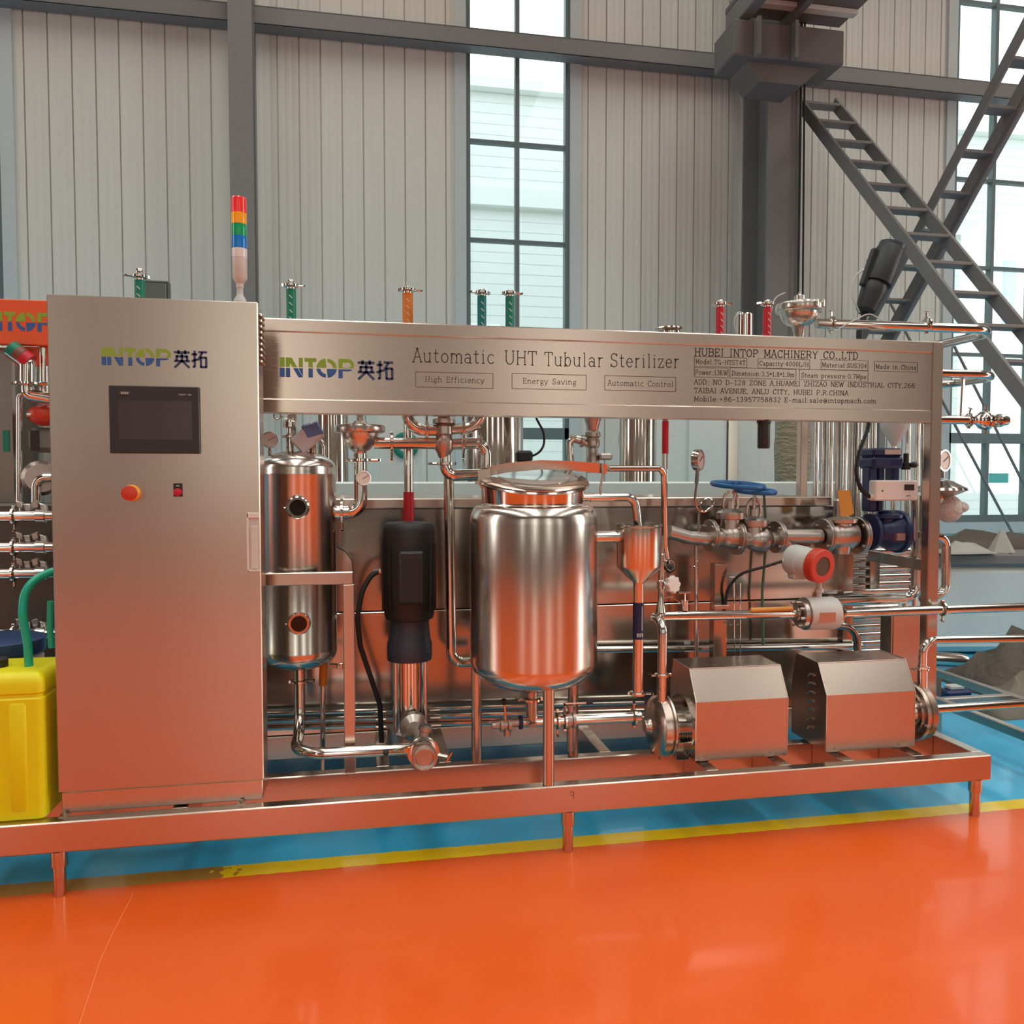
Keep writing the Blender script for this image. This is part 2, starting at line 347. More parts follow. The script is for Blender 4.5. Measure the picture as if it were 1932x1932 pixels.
# ------------------------------------------------------------------ stroke lettering (engraved serif capitals and lower case)
def arc(cx, cy, rx, ry, a0, a1, n=8): return [(cx+rx*math.cos(math.radians(a0+(a1-a0)*i/n)), cy+ry*math.sin(math.radians(a0+(a1-a0)*i/n))) for i in range(n+1)]
G = {
'A': (8, [[(0, 0), (4, 12)], [(4, 12), (8, 0)], [(1.6, 4.5), (6.4, 4.5)]]),
'B': (8, [[(1, 0), (1, 12)], [(0, 12), (5, 12)]+arc(5, 9.2, 2.4, 2.8, 90, -90)+[(1, 6.4)], [(5, 6.4)]+arc(5, 3.2, 3, 3.2, 90, -90)+[(0, 0)]]),
'C': (8, [arc(4.4, 6, 4, 6, 40, 320, 14), [(7.5, 12), (7.5, 9)]]),
'D': (8, [[(1, 0), (1, 12)], [(0, 12), (3.5, 12)]+arc(3.5, 6, 4.3, 6, 90, -90, 10)+[(0, 0)]]),
'E': (7.5, [[(1, 0), (1, 12)], [(0, 12), (7, 12), (7, 9.5)], [(1, 6.3), (5, 6.3)], [(0, 0), (7, 0), (7, 2.5)], [(5, 5), (5, 7.6)]]),
'F': (7.5, [[(1, 0), (1, 12)], [(0, 12), (7, 12), (7, 9.5)], [(1, 6.3), (5, 6.3)]]),
'G': (8.5, [arc(4.4, 6, 4, 6, 40, 345, 14), [(8, 0), (8, 5)], [(5.5, 5), (8.5, 5)]]),
'H': (9, [[(1, 0), (1, 12)], [(8, 0), (8, 12)], [(1, 6.2), (8, 6.2)]]),
'I': (4, [[(2, 0), (2, 12)]]),
'K': (8, [[(1, 0), (1, 12)], [(7.5, 12), (1, 5)], [(3.2, 7.2), (7.5, 0)]]),
'L': (7, [[(1, 0), (1, 12)], [(0, 0), (7, 0), (7, 3)]]),
'M': (10, [[(1, 0), (1, 12)], [(1, 12), (5, 2)], [(5, 2), (9, 12)], [(9, 0), (9, 12)]]),
'N': (9, [[(1, 0), (1, 12)], [(1, 12), (8, 0)], [(8, 0), (8, 12)]]),
'O': (8.5, [arc(4.2, 6, 4, 6, 0, 360, 16)]),
'P': (8, [[(1, 0), (1, 12)], [(0, 12), (4.5, 12)]+arc(4.5, 8.8, 3, 3.2, 90, -90)+[(1, 5.6)]]),
'R': (8.5, [[(1, 0), (1, 12)], [(0, 12), (4.5, 12)]+arc(4.5, 9, 2.8, 3, 90, -90)+[(1, 6)], [(4.2, 6), (8, 0)]]),
'S': (8, [arc(4, 9, 3.3, 3, 30, 270, 9)+arc(4, 3, 3.6, 3, 90, -150, 9), [(7.2, 12), (7.2, 9.6)], [(.5, 0), (.5, 2.8)]]),
'T': (8, [[(4, 0), (4, 12)], [(0, 9.5), (0, 12), (8, 12), (8, 9.5)]]),
'U': (9, [[(1, 12), (1, 4)]+arc(4.5, 4, 3.5, 4, 180, 360)+[(8, 4), (8, 12)]]),
'V': (8, [[(0, 12), (4, 0)], [(4, 0), (8, 12)]]),
'W': (11, [[(0, 12), (3, 0)], [(3, 0), (5.5, 11)], [(5.5, 11), (8, 0)], [(8, 0), (11, 12)]]),
'Y': (8, [[(0, 12), (4, 6)], [(8, 12), (4, 6)], [(4, 6), (4, 0)]]),
'Z': (8, [[(.4, 9.5), (.4, 12), (7.6, 12), (.3, 0), (7.8, 0), (7.8, 2.5)]]),
'a': (7.5, [arc(3.2, 2.3, 2.8, 2.3, 0, 360, 12), [(.8, 6.6)]+arc(3.4, 6, 2.6, 2, 150, 0, 6)+[(6, 6), (6, 0), (7.3, 0)]]),
'b': (7.5, [[(1, 12), (1, 0)], arc(4, 4, 3, 4, 180, -180, 14)]),
'c': (7, [arc(4, 4, 3.4, 4, 45, 320, 12)]),
'd': (8, [arc(3.7, 4, 3, 4, 0, 360, 14), [(6.7, 12), (6.7, 0), (7.7, 0)]]),
'e': (7.5, [[(.6, 4.3), (7, 4.3)]+arc(3.8, 4, 3.3, 4, 5, 320, 14)]),
'f': (5, [[(2.2, 0), (2.2, 9)]+arc(4, 9.6, 1.8, 2.4, 180, 50, 5), [(.2, 8), (4.6, 8)]]),
'g': (7.5, [arc(3.6, 5, 2.6, 3, 0, 360, 12), [(6.2, 7), (7.3, 8)], [(1.6, 2.4), (1.2, .8), (5.6, .2), (6.8, -1.4), (5.4, -3.6), (1.6, -3.6), (.6, -1.8), (2.2, -.2)]]),
'h': (8, [[(1, 0), (1, 12)], [(1, 5.5)]+arc(4, 5.2, 2.8, 2.8, 150, 0, 7)+[(6.8, 0)]]),
'i': (4, [[(2, 0), (2, 8), (.8, 8)], [(1.7, 11), (2.4, 11)]]),
'k': (7.5, [[(1, 0), (1, 12)], [(6.5, 8), (1, 3)], [(3, 5), (7, 0)]]),
'l': (4, [[(2, 0), (2, 12), (.8, 12)]]),
'm': (12, [[(1, 0), (1, 8)], [(1, 5.5)]+arc(3.6, 5.4, 2.5, 2.6, 150, 0, 6)+[(6.1, 0)], [(6.1, 5.5)]+arc(8.6, 5.4, 2.5, 2.6, 150, 0, 6)+[(11.1, 0)]]),
'n': (8, [[(1, 0), (1, 8)], [(1, 5.5)]+arc(4, 5.2, 2.8, 2.8, 150, 0, 7)+[(6.8, 0)]]),
'o': (7.5, [arc(3.7, 4, 3.3, 4, 0, 360, 14)]),
'p': (7.5, [[(1, 8), (1, -4)], arc(4, 4, 3, 4, 180, -180, 14)]),
'r': (6, [[(1.5, 0), (1.5, 8)], [(1.5, 5)]+arc(4.6, 5, 3, 3, 160, 70, 5)]),
's': (6.5, [arc(3.2, 6, 2.4, 2, 20, 270, 8)+arc(3.2, 2, 2.7, 2, 90, -160, 8)]),
't': (5.5, [[(2.2, 11), (2.2, 2)]+arc(3.8, 1.8, 1.6, 1.8, 180, 320, 5), [(.3, 8), (5, 8)]]),
'u': (8, [[(.2, 8), (1, 8), (1, 2.5)]+arc(3.8, 2.8, 2.8, 2.8, 180, 340, 6), [(6.6, 8), (6.6, 0), (7.6, 0)]]),
'v': (7, [[(0, 8), (3.5, 0)], [(3.5, 0), (7, 8)]]),
'w': (10, [[(0, 8), (2.6, 0)], [(2.6, 0), (5, 7.5)], [(5, 7.5), (7.4, 0)], [(7.4, 0), (10, 8)]]),
'y': (7, [[(0, 8), (3.5, 0)], [(7, 8), (3.5, 0), (2.2, -3.4), (.4, -3.8)]]),
'z': (6.5, [[(.5, 6.3), (.5, 8), (6, 8), (.4, 0), (6.2, 0), (6.2, 1.8)]]),
'0': (8, [arc(4, 6, 3.3, 6, 0, 360, 14)]), '1': (6, [[(1.2, 10), (3, 12), (3, 0)], [(1, 0), (5, 0)]]),
'2': (8, [arc(4, 8.8, 3.2, 3.2, 160, -20, 8)+[(.6, 0), (7.4, 0)]]), '3': (8, [arc(3.8, 9.1, 3, 2.9, 150, -90, 9), arc(3.8, 3.1, 3.4, 3.1, 90, -150, 9)]),
'4': (8, [[(5.5, 0), (5.5, 12), (.4, 3.6), (7.8, 3.6)]]), '5': (8, [[(7, 12), (1.4, 12), (1, 6.8)]+arc(3.9, 3.9, 3.4, 3.9, 130, -150, 10)]),
'6': (8, [arc(4, 3.8, 3.3, 3.8, 0, 360, 12), [(.7, 4)]+arc(4.6, 5.5, 3.9, 6.5, 180, 60, 7)]), '7': (8, [[(.6, 10), (.6, 12), (7.4, 12), (3.2, 0)]]),
'8': (8, [arc(4, 9.1, 2.7, 2.9, 0, 360, 12), arc(4, 3.1, 3.3, 3.1, 0, 360, 12)]), '9': (8, [arc(4, 8.2, 3.3, 3.8, 0, 360, 12), [(7.3, 8)]+arc(3.4, 6.5, 3.9, 6.5, 0, -120, 7)]),
'.': (3, [[(1, 0), (1.8, 0), (1.8, .9), (1, .9), (1, 0)]]), ',': (3, [[(1.2, .9), (1.8, .4), (1, -2)]]), ':': (4, [[(1.6, .3), (2.3, .3)], [(1.6, 6.6), (2.3, 6.6)]]),
'-': (8, [[(1, 5), (7, 5)]]), '+': (9, [[(1, 5), (8, 5)], [(4.5, 1.5), (4.5, 8.5)]]), '/': (7, [[(.5, -1), (6.5, 12)]]),
'@': (10, [arc(5, 4.5, 4.4, 5.5, -50, 300, 16), arc(5, 4.3, 1.9, 2.4, 0, 360, 10), [(6.9, 6.5), (7, 2.6), (8.6, 2)]]), '*': (6, [[(3, 4), (3, 10)], [(.6, 5.4), (5.4, 8.6)], [(.6, 8.6), (5.4, 5.4)]]), ' ': (6, []),
}
def text(mb, s_, p0, p1, h, y0, lw, serif=True, dep=.0008, gap=2.4):
    """letters on a face that looks towards -y; p0, p1 = (x, z) ends of the baseline, h = capital height"""
    tot = sum(G[c][0]+gap for c in s_)-gap; dx, dz = p1[0]-p0[0], p1[1]-p0[1]; kx = 1/tot; ky = h/12; cur = 0
    def seg(a, b_):
        A = Vector((p0[0]+dx*kx*a[0], y0, p0[1]+dz*kx*a[0]+ky*a[1])); B = Vector((p0[0]+dx*kx*b_[0], y0, p0[1]+dz*kx*b_[0]+ky*b_[1]))
        d = B-A
        if d.length < 1e-6: return
        d.normalize(); n = Vector((-d.z, 0, d.x))*lw/2; A = A-d*lw*.3; B = B+d*lw*.3; e = Vector((0, -dep, 0))
        mb.add([A+n, A-n, B-n, B+n, A+n+e, A-n+e, B-n+e, B+n+e], [(4, 5, 6, 7), (0, 4, 7, 3), (1, 2, 6, 5), (0, 1, 5, 4), (3, 7, 6, 2)])
    for c in s_:
        wd, sts = G[c]
        for st in sts:
            q = [(x_+cur, y_) for x_, y_ in st]
            for a, b_ in zip(q, q[1:]): seg(a, b_)
            if serif and c.isalpha():
                for e, f in ((q[0], q[1]), (q[-1], q[-2])):
                    if abs(e[1]-f[1]) > 2*abs(e[0]-f[0]) and min(abs(e[1]-v) for v in (0, 12, 8, -4)) < .05 and abs(e[1]-f[1]) > 3: seg((e[0]-1.1, e[1]), (e[0]+1.1, e[1]))
        cur += wd+gap
def boxline(mb, x0, z0, x1, z1, sl, y0, lw):
    def ln(a, b_):
        A = Vector((a[0], y0-.0004, a[1])); B = Vector((b_[0], y0-.0004, b_[1])); mb.bar(A, B, .0008, lw, (0, 0, 1) if abs(a[0]-b_[0]) > 1e-4 else (1, 0, 0))
    d = sl*(x1-x0); ln((x0, z0), (x1, z0+d)); ln((x1, z0+d), (x1, z1+d)); ln((x1, z1+d), (x0, z1)); ln((x0, z1), (x0, z0))
def clipz(poly, zc, above):
    out = []
    for i in range(len(poly)):
        a, b_ = poly[i], poly[(i+1) % len(poly)]; ia = (a[1] >= zc) == above; ib = (b_[1] >= zc) == above
        if ia: out.append(a)
        if ia != ib: k = (zc-a[1])/(b_[1]-a[1]); out.append((a[0]+(b_[0]-a[0])*k, zc))
    return out
def logo(parent, x0, z0, wd, h, y0, cn=True, dep=.001, names=('logo_green_lettering', 'logo_blue_lettering', 'logo_characters')):
    """five cut letters, green above and blue below a split line, then two characters; unit box: letters span 0..3.6, height 1"""
    L = []
    L.append([(0, 0), (.24, 0), (.24, 1), (0, 1)])
    L.append([(.29, 0), (.50, 0), (.50, 1), (.29, 1)]); L.append([(.50, 1), (.58, 1), (1.12, 0), (.90, 0), (.50, .72)]); L.append([(.92, .42), (1.12, .02), (1.12, 1), (.92, 1)])
    L.append([(1.20, .80), (1.78, .80), (1.78, 1), (1.20, 1)]); L.append([(1.39, 0), (1.60, 0), (1.60, .80), (1.39, .80)])
    cx, cz, R, r = 2.28, .5, .50, .31
    def ring(a0, a1, rr):
        n = 6
        for i in range(n):
            a, b_ = math.radians(a0+(a1-a0)*i/n), math.radians(a0+(a1-a0)*(i+1)/n)
            L.append([(cx+R*math.cos(a), cz+R*math.sin(a)), (cx+R*math.cos(b_), cz+R*math.sin(b_)), (cx+rr*math.cos(b_), cz+rr*math.sin(b_)), (cx+rr*math.cos(a), cz+rr*math.sin(a))])
    ring(2, 84, r); ring(96, 178, .06); ring(182, 264, r); ring(276, 358, .06)
    L.append([(2.86, 0), (3.07, 0), (3.07, 1), (2.86, 1)]); L.append([(3.07, .80), (3.35, .80), (3.35, 1), (3.07, 1)]); L.append([(3.07, .36), (3.35, .36), (3.35, .54), (3.07, .54)])
    c2 = (3.35, .68)
    for i in range(6):
        a, b_ = math.radians(-90+180*i/6), math.radians(-90+180*(i+1)/6)
        L.append([(c2[0]+.30*math.cos(a), c2[1]+.32*math.sin(a)), (c2[0]+.30*math.cos(b_), c2[1]+.32*math.sin(b_)), (c2[0]+.13*math.cos(b_), c2[1]+.13*math.sin(b_)), (c2[0]+.13*math.cos(a), c2[1]+.13*math.sin(a))])
    k = wd/(5.6 if cn else 3.65); g = MB(); bl = MB(); nv = MB()
    def put(mb, q):
        if len(q) > 2: mb.prism([(x0+a*k, z0+c*h) for a, c in q], y0-dep, y0)
    for q in L:
        put(g, clipz(q, .515, True)); put(bl, clipz(q, .465, False))
    g.build(names[0], LGR, parent); bl.build(names[1], LBL, parent)
    if cn:
        def st(a, b_, wt):
            d = Vector((b_[0]-a[0], b_[1]-a[1])); d.normalize(); n = Vector((-d.y, d.x))*wt/2
            put(nv, [(a[0]+n.x, a[1]+n.y), (a[0]-n.x, a[1]-n.y), (b_[0]-n.x, b_[1]-n.y), (b_[0]+n.x, b_[1]+n.y)])
        o = 3.82; T = .13
        for a, b_ in (((0, .83), (.84, .83)), ((.24, .72), (.24, .96)), ((.60, .72), (.60, .96)), ((.12, .60), (.72, .60)), ((.14, .34), (.14, .66)), ((.70, .34), (.70, .66)), ((0, .34), (.84, .34)), ((.42, .34), (.42, .76)), ((.40, .34), (.02, -.04)), ((.44, .34), (.82, -.04))):
            st((o+a[0], a[1]), (o+b_[0], b_[1]), T)
        o = 4.76
        for a, b_ in (((0, .74), (.32, .74)), ((.17, .02), (.17, .95)), ((.0, .34), (.32, .46)), ((.06, .03), (.19, .03)), ((.36, .87), (.84, .87)), ((.60, .87), (.34, .40)), ((.47, .56), (.82, .56)), ((.47, .02), (.82, .02)), ((.50, 0), (.50, .58)), ((.79, 0), (.79, .58))):
            st((o+a[0], a[1]), (o+b_[0], b_[1]), T)
        nv.build(names[2], LNV, parent)

# ================================================================== THE HALL
WY = 6.3; HX0, HX1, HY0, HZ = -10.0, 16.0, -14.0, 9.5
fl = MB().box(HX0-.3, HX1+.3, HY0-.3, WY+.4, -.2, 0).build('floor', FLOORM); struct(fl)
sm_ = MB(); pts = [PG(252, 1685, 0), PG(212, 1762, 0), PG(190, 1810, 0), PG(150, 1932, 0)]
pts.append(pts[-1]+(pts[-1]-pts[-2]).normalized()*1.5)
for a, b_ in zip(pts, pts[1:]): sm_.bar(a, b_, .003, .0012)
struct(sm_.build('trim_1', mat('floor_joint', (.86, .20, .06), .5)))
wins = [-4.42+6.15*i for i in range(4)]; wins = [(-4.80, -3.61), (1.145, 2.345), (7.35, 8.56), (13.5, 14.7)]
SILL = .80
wb = MB()
def sheet(x0, x1, z0, z1):
    poly = [(x0, WY+.12)]; n = max(1, round((x1-x0)/.222)); p_ = (x1-x0)/n; poly.append((x0, WY))
    for i in range(n):
        a = x0+p_*i
        for k in (.33, .66): poly += [(a+p_*k-.012, WY), (a+p_*k-.004, WY+.002), (a+p_*k+.004, WY+.002), (a+p_*k+.012, WY)]
        e = a+p_
        if i < n-1: poly += [(e-.008, WY), (e-.005, WY+.022), (e+.005, WY+.022), (e+.008, WY)]
    poly += [(x1, WY), (x1, WY+.12)]
    wb.prism(poly, z0, z1, 'xy')
ed = [HX0]+[v for q in wins for v in q]+[HX1]
for a, b_ in zip(ed[::2], ed[1::2]): sheet(a, b_, 0, HZ)
for a, b_ in wins: sheet(a, b_, 0, SILL)
struct(wb.build('wall_back', WPN, ang=20))
struct(MB().box(HX0-.12, HX0, HY0, WY, 0, HZ).build('wall_left', WFR))
struct(MB().box(HX1, HX1+.12, HY0, WY, 0, HZ).build('wall_right', WFR))
struct(MB().box(HX0, HX1, HY0-.12, HY0, 0, HZ).build('wall_front', WFR))
struct(MB().box(HX0-.12, HX1+.12, HY0-.12, WY+.12, HZ, HZ+.12).build('ceiling', CEI))
for i, (a, b_) in enumerate(wins[:3]):
    wn = bpy.data.objects.new('window_%d' % (i+1), None); C.objects.link(wn); wn.location = (a, WY, SILL); struct(wn)
    f = MB(); t_ = .05; mid = (a+b_)/2-.01
    f.box(a, a+t_, WY+.0, WY+.10, SILL, HZ); f.box(b_-t_, b_, WY+.0, WY+.10, SILL, HZ)
    f.box(mid-.024, mid+.024, WY+.005, WY+.09, SILL, HZ); f.box(a, b_, WY, WY+.1, SILL, SILL+.09)
    f.box(a, b_, WY+.0, WY+.1, 1.82, 1.95)
    for z in (2.96, 4.07, 5.17, 6.25, 7.37, 8.47): f.box(a+t_, b_-t_, WY+.01, WY+.08, z-.02, z+.02)
    f.build('window_frame', ALU, wn)
    MB().box(a+.02, b_-.02, WY+.045, WY+.055, SILL+.03, HZ).build('pane', GLS, wn)
    k = MB(); k.box(a-.13, a, WY-.03, WY+.11, SILL-.1, HZ); k.box(b_, b_+.13, WY-.03, WY+.11, SILL-.1, HZ); k.box(a-.13, b_+.13, WY-.06, WY+.11, SILL-.14, SILL-.0); k.build('window_surround', ALW, wn)
    if i == 2:
        q = P(1866, 893, WY+.04); q2 = P(1902, 911, WY+.04)
        MB().box(q.x, q2.x, WY+.036, WY+.040, q2.z, q.z).build('sticker', mat('turquoise_sticker', (.12, .62, .58), .5), wn)
# the girt across the wall and the columns it is bolted to
gz = 6.19
g_ = MB(); g_.box(HX0, HX1, WY-.22, WY-.03, gz-.09, gz-.075); g_.box(HX0, HX1, WY-.22, WY-.205, gz-.09, gz+.09); g_.box(HX0, HX1, WY-.22, WY-.03, gz+.075, gz+.09)
struct(g_.build('trim_2', STL), 'dark grey steel girt running across the wall and the windows', 'beam')
def hcol(x, wd, y0, y1, tf=.03):
    k = MB(); k.box(x-wd/2, x+wd/2, y0, y0+tf, 0, HZ); k.box(x-wd/2, x+wd/2, y1-tf, y1, 0, HZ); k.box(x-.012, x+.012, y0+tf, y1-tf, 0, HZ); return k
struct(hcol(X(464, 5.85), .235, 5.85, 6.05).build('steel_column', STL), 'slim grey steel column behind the signal tower', 'column')
cx2 = X(1472, 5.45)
struct(hcol(cx2, .40, 5.45, 6.05).build('steel_column', STL), 'wide dark steel column under the crane platform', 'column')
# thin bracing rods across the right hand window
for k_, (a, b_) in enumerate((((1700, 610), (1940, 1062)), ((1838, 728), (1990, 1030)))):
    q = P(*a, 5.9); q2 = P(*b_, 5.9); d = q-q2; q = q2+d*1.25; q2 = q2-d*((q2.z-.3)/max(.01, d.z)*0)
    tag(MB().tube([q, q2], .016, seg=8).build('bracing_rod', STL), ('thin steel bracing rod crossing the middle of the right hand window', 'thin steel bracing rod reaching the wall right of the window')[k_], 'rod')

# neighbouring building and ground outside
out = MB(); out.box(-30, 45, 14, 20, -.1, 9.55)
for i in range(42): out.box(-30, 45, 13.990, 14, .2+i*.22, .2+i*.22+.195)
out.box(-30, 45, 13.75, 14.0, 9.42, 9.62)
out.box(-30, 45, 13.8, 14.0, 7.05, 7.42)
tag(out.build('neighbour_building', FAC), 'pale ribbed building seen through the tall windows', 'building')
struct(MB().box(-60, 80, WY+.45, 90, -.3, -.05).build('ground', mat('yard_concrete', (.55, .55, .52), .8)))
kk = P(1895, 622, 13.9); k2 = P(1918, 492, 13.9); tag(MB().box(kk.x, k2.x, 13.90, 13.985, kk.z, k2.z).build('blue_door_panel', mat('sky_blue_panel', (.22, .55, .9), .5)), 'narrow bright blue panel on the pale building outside the right window', 'panel')

# crane platform, the corbel that carries it and the steel ladder stairs
pl = thing('crane_platform', 'dark steel crane platform on a corbel at the top of the wide column', 'platform', (cx2, 5.3, 6.3))
zd = P(1575, 60, 5.5).z; xr = X(1575, 5.5, 60); xl = X(1362, 5.5, 40)
def onx(px, py, x):
    r = ray(px, py); return CP+r*((x-CP.x)/r.x)
MB().box(xl, xr, 2.6, 5.42, zd, zd+.05).build('deck', STB, pl)
yb_ = onx(1615, 27, xr).y
k = MB(); k.box(xl+.12, xr, yb_-.05, yb_+.05, zd-.05, zd-.002, .006); k.build('edge_beam', WPN, pl)
k = MB(); k.box(xl, xl+.13, 2.6, 5.42, zd-.22, zd-.002, .01); k.box((xl+xr)/2-.04, (xl+xr)/2+.04, 2.6, 5.42, zd-.1, zd-.002, .004); k.build('deck_beam', STL, pl)
zc0, zc1 = P(1480, 126, 5.0).z, P(1480, 50, 5.0).z
k = MB(); k.box(X(1380, 5.0, 90), X(1588, 5.0, 90), 4.95, 5.42, zc0+.05, min(zc1, zd-.23), .015); k.build('corbel', STB, pl)
k = MB(); k.prism([(X(1405, 5.1, 130), zc0+.05), (X(1430, 5.1, 160), zc0-.14), (X(1505, 5.1, 160), zc0-.14), (X(1545, 5.1, 130), zc0+.05)], 5.06, 5.44, 'xz'); k.build('gusset', STB, pl)
k = MB()
for px in (1430, 1500): MB().box(X(px, 4.9, 90)-.02, X(px, 4.9, 90)+.02, 4.86, 4.95, zc0+.03, min(zc1, zd-.23), .003).build('stiffener', STL, pl)
def stair(label, a0, a1, b0, b1, rungs, w_, h_, left='stringer'):
    """two stringers between world points and level treads between them"""
    s_ = thing('steel_stair', label, 'stair', a1)
    MB().bar(a0, a1, w_, h_, (0, 0, 1), .004).build('stringer', STL, s_); MB().bar(b0, b1, w_, h_, (0, 0, 1), .004).build('stringer', STL, s_)
    for t1 in rungs:
        q = a0.lerp(a1, t1); q2 = b0.lerp(b1, t1); MB().bar(q, q2, .15, .03, (0, 0, 1), .004).build('tread', STL, s_)
    return s_
XA, XB = 4.98, 5.46
ta = onx(1503, 188, XA); ba = onx(1948, 770, XA); zt_, zb_ = ta.z, ba.z
tb = onx(1528, 182, XB)
a0, a1 = ta, ta+(ba-ta)*1.5; dd = a1-a0
a1 = a0+dd*((a0.z-.02)/(a0.z-a1.z)) if a1.z < 0 else a1
k_ = (a0.z-.0)/(a0.z-ba.z); a1 = a0+(ba-a0)*k_
tag(stair('long steel ladder stair running down to the right from the crane platform', a0, a1, Vector((XB, a0.y, a0.z)), Vector((XB, a1.y, a1.z)), [i/17+.015 for i in range(17)], .035, .125), 'long steel ladder stair running down to the right from the crane platform', 'stair')
XC, XD = 5.70, 6.02
r0, r1 = onx(1690, 610, XD), onx(1921, 188, XD); rd = r1-r0
r2 = r0+rd*1.7; r3 = r0-rd*((5.78-r0.y)/abs(rd.y))
sb2 = stair('short steel ladder stair crossing behind the long one in front of the window', Vector((XC, r2.y, r2.z)), Vector((XC, r3.y, r3.z)), r2, r3, [i/11+.04 for i in range(11)], .03, .11)
MB().bar(r2+Vector((.02, 0, 0)), r3+Vector((.02, 0, 0)), .05, .20, (0, 0, 1), .004).build('side_beam', STL, sb2)
c2_ = r3
for x in (XC, XD): MB().box(x-.04, x+.04, c2_.y-.04, c2_.y+.04, 0, c2_.z, .004).build('post', STL, sb2)
# loose cables hanging down the wide column
for k_, (px, dx) in enumerate(((1519, -6), (1513, -10))):
    pts = [P(px, 10, 5.4), P(px+1, 120, 5.4), P(px-1, 250, 5.4), P(px+dx*.3, 380, 5.4), P(px+dx*.6, 500, 5.4), P(px+dx, 620, 5.4), P(px+dx, 760, 5.4)]
    tag(MB().tube(pts, .011, .3, 8).build('hanging_cable', RUB), ('black cable hanging beside the wide column, the one further right', 'black cable hanging beside the wide column, the one nearer to it')[k_], 'cable')

# ================================================================== THE MACHINE
ZT, ZB, SX0, SX1 = .25, .149, -1.75, 2.457
YF = .38                                     # front of the sign frame
# ---- skid
sk = thing('machine_skid', 'long stainless steel skid frame on feet carrying the whole machine', 'skid', (0.4, .4, 0))
for y0, y1 in ((0, .05), (.27, .32), (.75, .80), (1.55, 1.60)):
    MB().box(SX0, SX1, y0, y1, ZB, ZT, .004).build('long_beam', SAT, sk)
for x in (SX0+.03, -.62, 1.29, 1.59, 1.86, 2.17):
    MB().box(x-.025, x+.025, .05, .27, ZB, ZT-.001, .003).build('cross_beam', SAT, sk)
for x in (-.62, .06, .30, .95, 1.59, 2.17):
    MB().box(x-.025, x+.025, .32, .75, ZB, ZT-.001, .003).build('cross_beam', SAT, sk)
MB().box(SX1-.05, SX1, .05, .27, ZB, ZT-.0005, .003).build('end_beam', SAT, sk); MB().box(SX1-.05, SX1, .32, .75, ZB, ZT-.0005, .003).build('end_beam', SAT, sk); MB().box(SX1-.05, SX1, .80, 1.55, ZB, ZT-.0005, .003).build('end_beam', SAT, sk)
for x, y in ((-.985, .025), (.717, .025), (2.405, .025), (-1.0, 1.575), (2.40, 1.575)):
    k = MB(); k.lathe((x, y, 0), (0, 0, 1), [(.017, 0), (.019, .004), (.0195, .090), (.0195, .095), (.024, .097), (.025, .101), (.025, ZB)], 24)
    k.build('foot', SAT, sk)
q = P(1079, 1497, 0)
MB().torus((q.x, -.0005, q.z), (0, 1, 0), .007, .0014, 16, 6, 5.2, .4).cyl((q.x+.006, -.001, q.z+.004), (q.x+.006, -.001, q.z-.018), .0013, seg=6).build('chalk_mark', INKR, sk)

# ---- sign frame: posts, two rails; the sign panel hangs in it
zf = lambda px, py: P(px, py, YF).z
FR = 2.506
top0, top1, b0_, b1_ = 1.955, 1.905, 1.655, 1.600
sf = thing('sign_stand', 'long brushed steel sign with logo, heading and address in a square tube stand', 'sign', (1, YF, ZT))
MB().box(FR-.055, FR, YF, YF+.05, ZT, top0, .004).build('post', SAT, sf); MB().box(-.93, -.88, YF, YF+.05, ZT, top0, .004).build('post', SAT, sf)
MB().box(-.88, FR-.055, YF, YF+.05, top1, top0, .004).build('top_rail', SAT, sf); MB().box(-.88, FR-.055, YF, YF+.05, b1_, b0_, .004).build('bottom_rail', SAT, sf)
k = MB(); k.box(FR-.055, FR, YF+.05, 1.5, top0-.05, top0, .004); k.box(FR-.05, FR-.005, 1.45, 1.5, ZT, top0-.05, .004); k.build('side_frame', SAT, sf)
YP = YF+.008
sp_ = MB().box(-.88, FR-.055, YP, YP+.012, b0_, top1).build('sign_panel', SAT, sf)
yl = YP
def TX(px, py): q = P(px, py, yl); return (q.x, q.z)
q0, q1 = TX(528, 711), TX(742, 720); logo(sp_, q0[0], q0[1], q1[0]-q0[0], TX(528, 674)[1]-q0[1], yl)
ink = MB(); hh = TX(780, 657)[1]-TX(780, 683)[1]
text(ink, 'Automatic', TX(780, 683), TX(932, 686), hh, yl, .0034); text(ink, 'UHT', TX(953, 687), TX(1012, 689), hh, yl, .0034)
text(ink, 'Tubular', TX(1028, 690), TX(1138, 692), hh, yl, .0034); text(ink, 'Sterilizer', TX(1152, 692), TX(1281, 694), hh, yl, .0034)
ink.build('heading_lettering', INK, sp_)
ink = MB()
for s_, a, b_, xa, xb in (('High Efficiency', (784, 730), (930, 705), 803, 913), ('Energy Saving', (966, 733), (1106, 708), 987, 1087), ('Automatic Control', (1141, 736), (1275, 712), 1147, 1270)):
    p0, p1 = TX(*a), TX(*b_); sl = .004; boxline(ink, p0[0], p0[1], p1[0], p1[1], 0, yl, .0022)
    y_ = (a[1]*.36+b_[1]*.64)+8; p2 = TX(xa, y_-1.5); p3 = TX(xb, y_+.5); text(ink, s_, p2, (p3[0], p2[1]), .021, yl, .0019)
ink.build('feature_lettering', mat('faded_ink', (.10, .055, .045), .6), sp_)
ink = MB(); text(ink, 'HUBEI INTOP MACHINERY CO.,LTD', TX(1311, 671), TX(1618, 678), .030, yl, .0032)
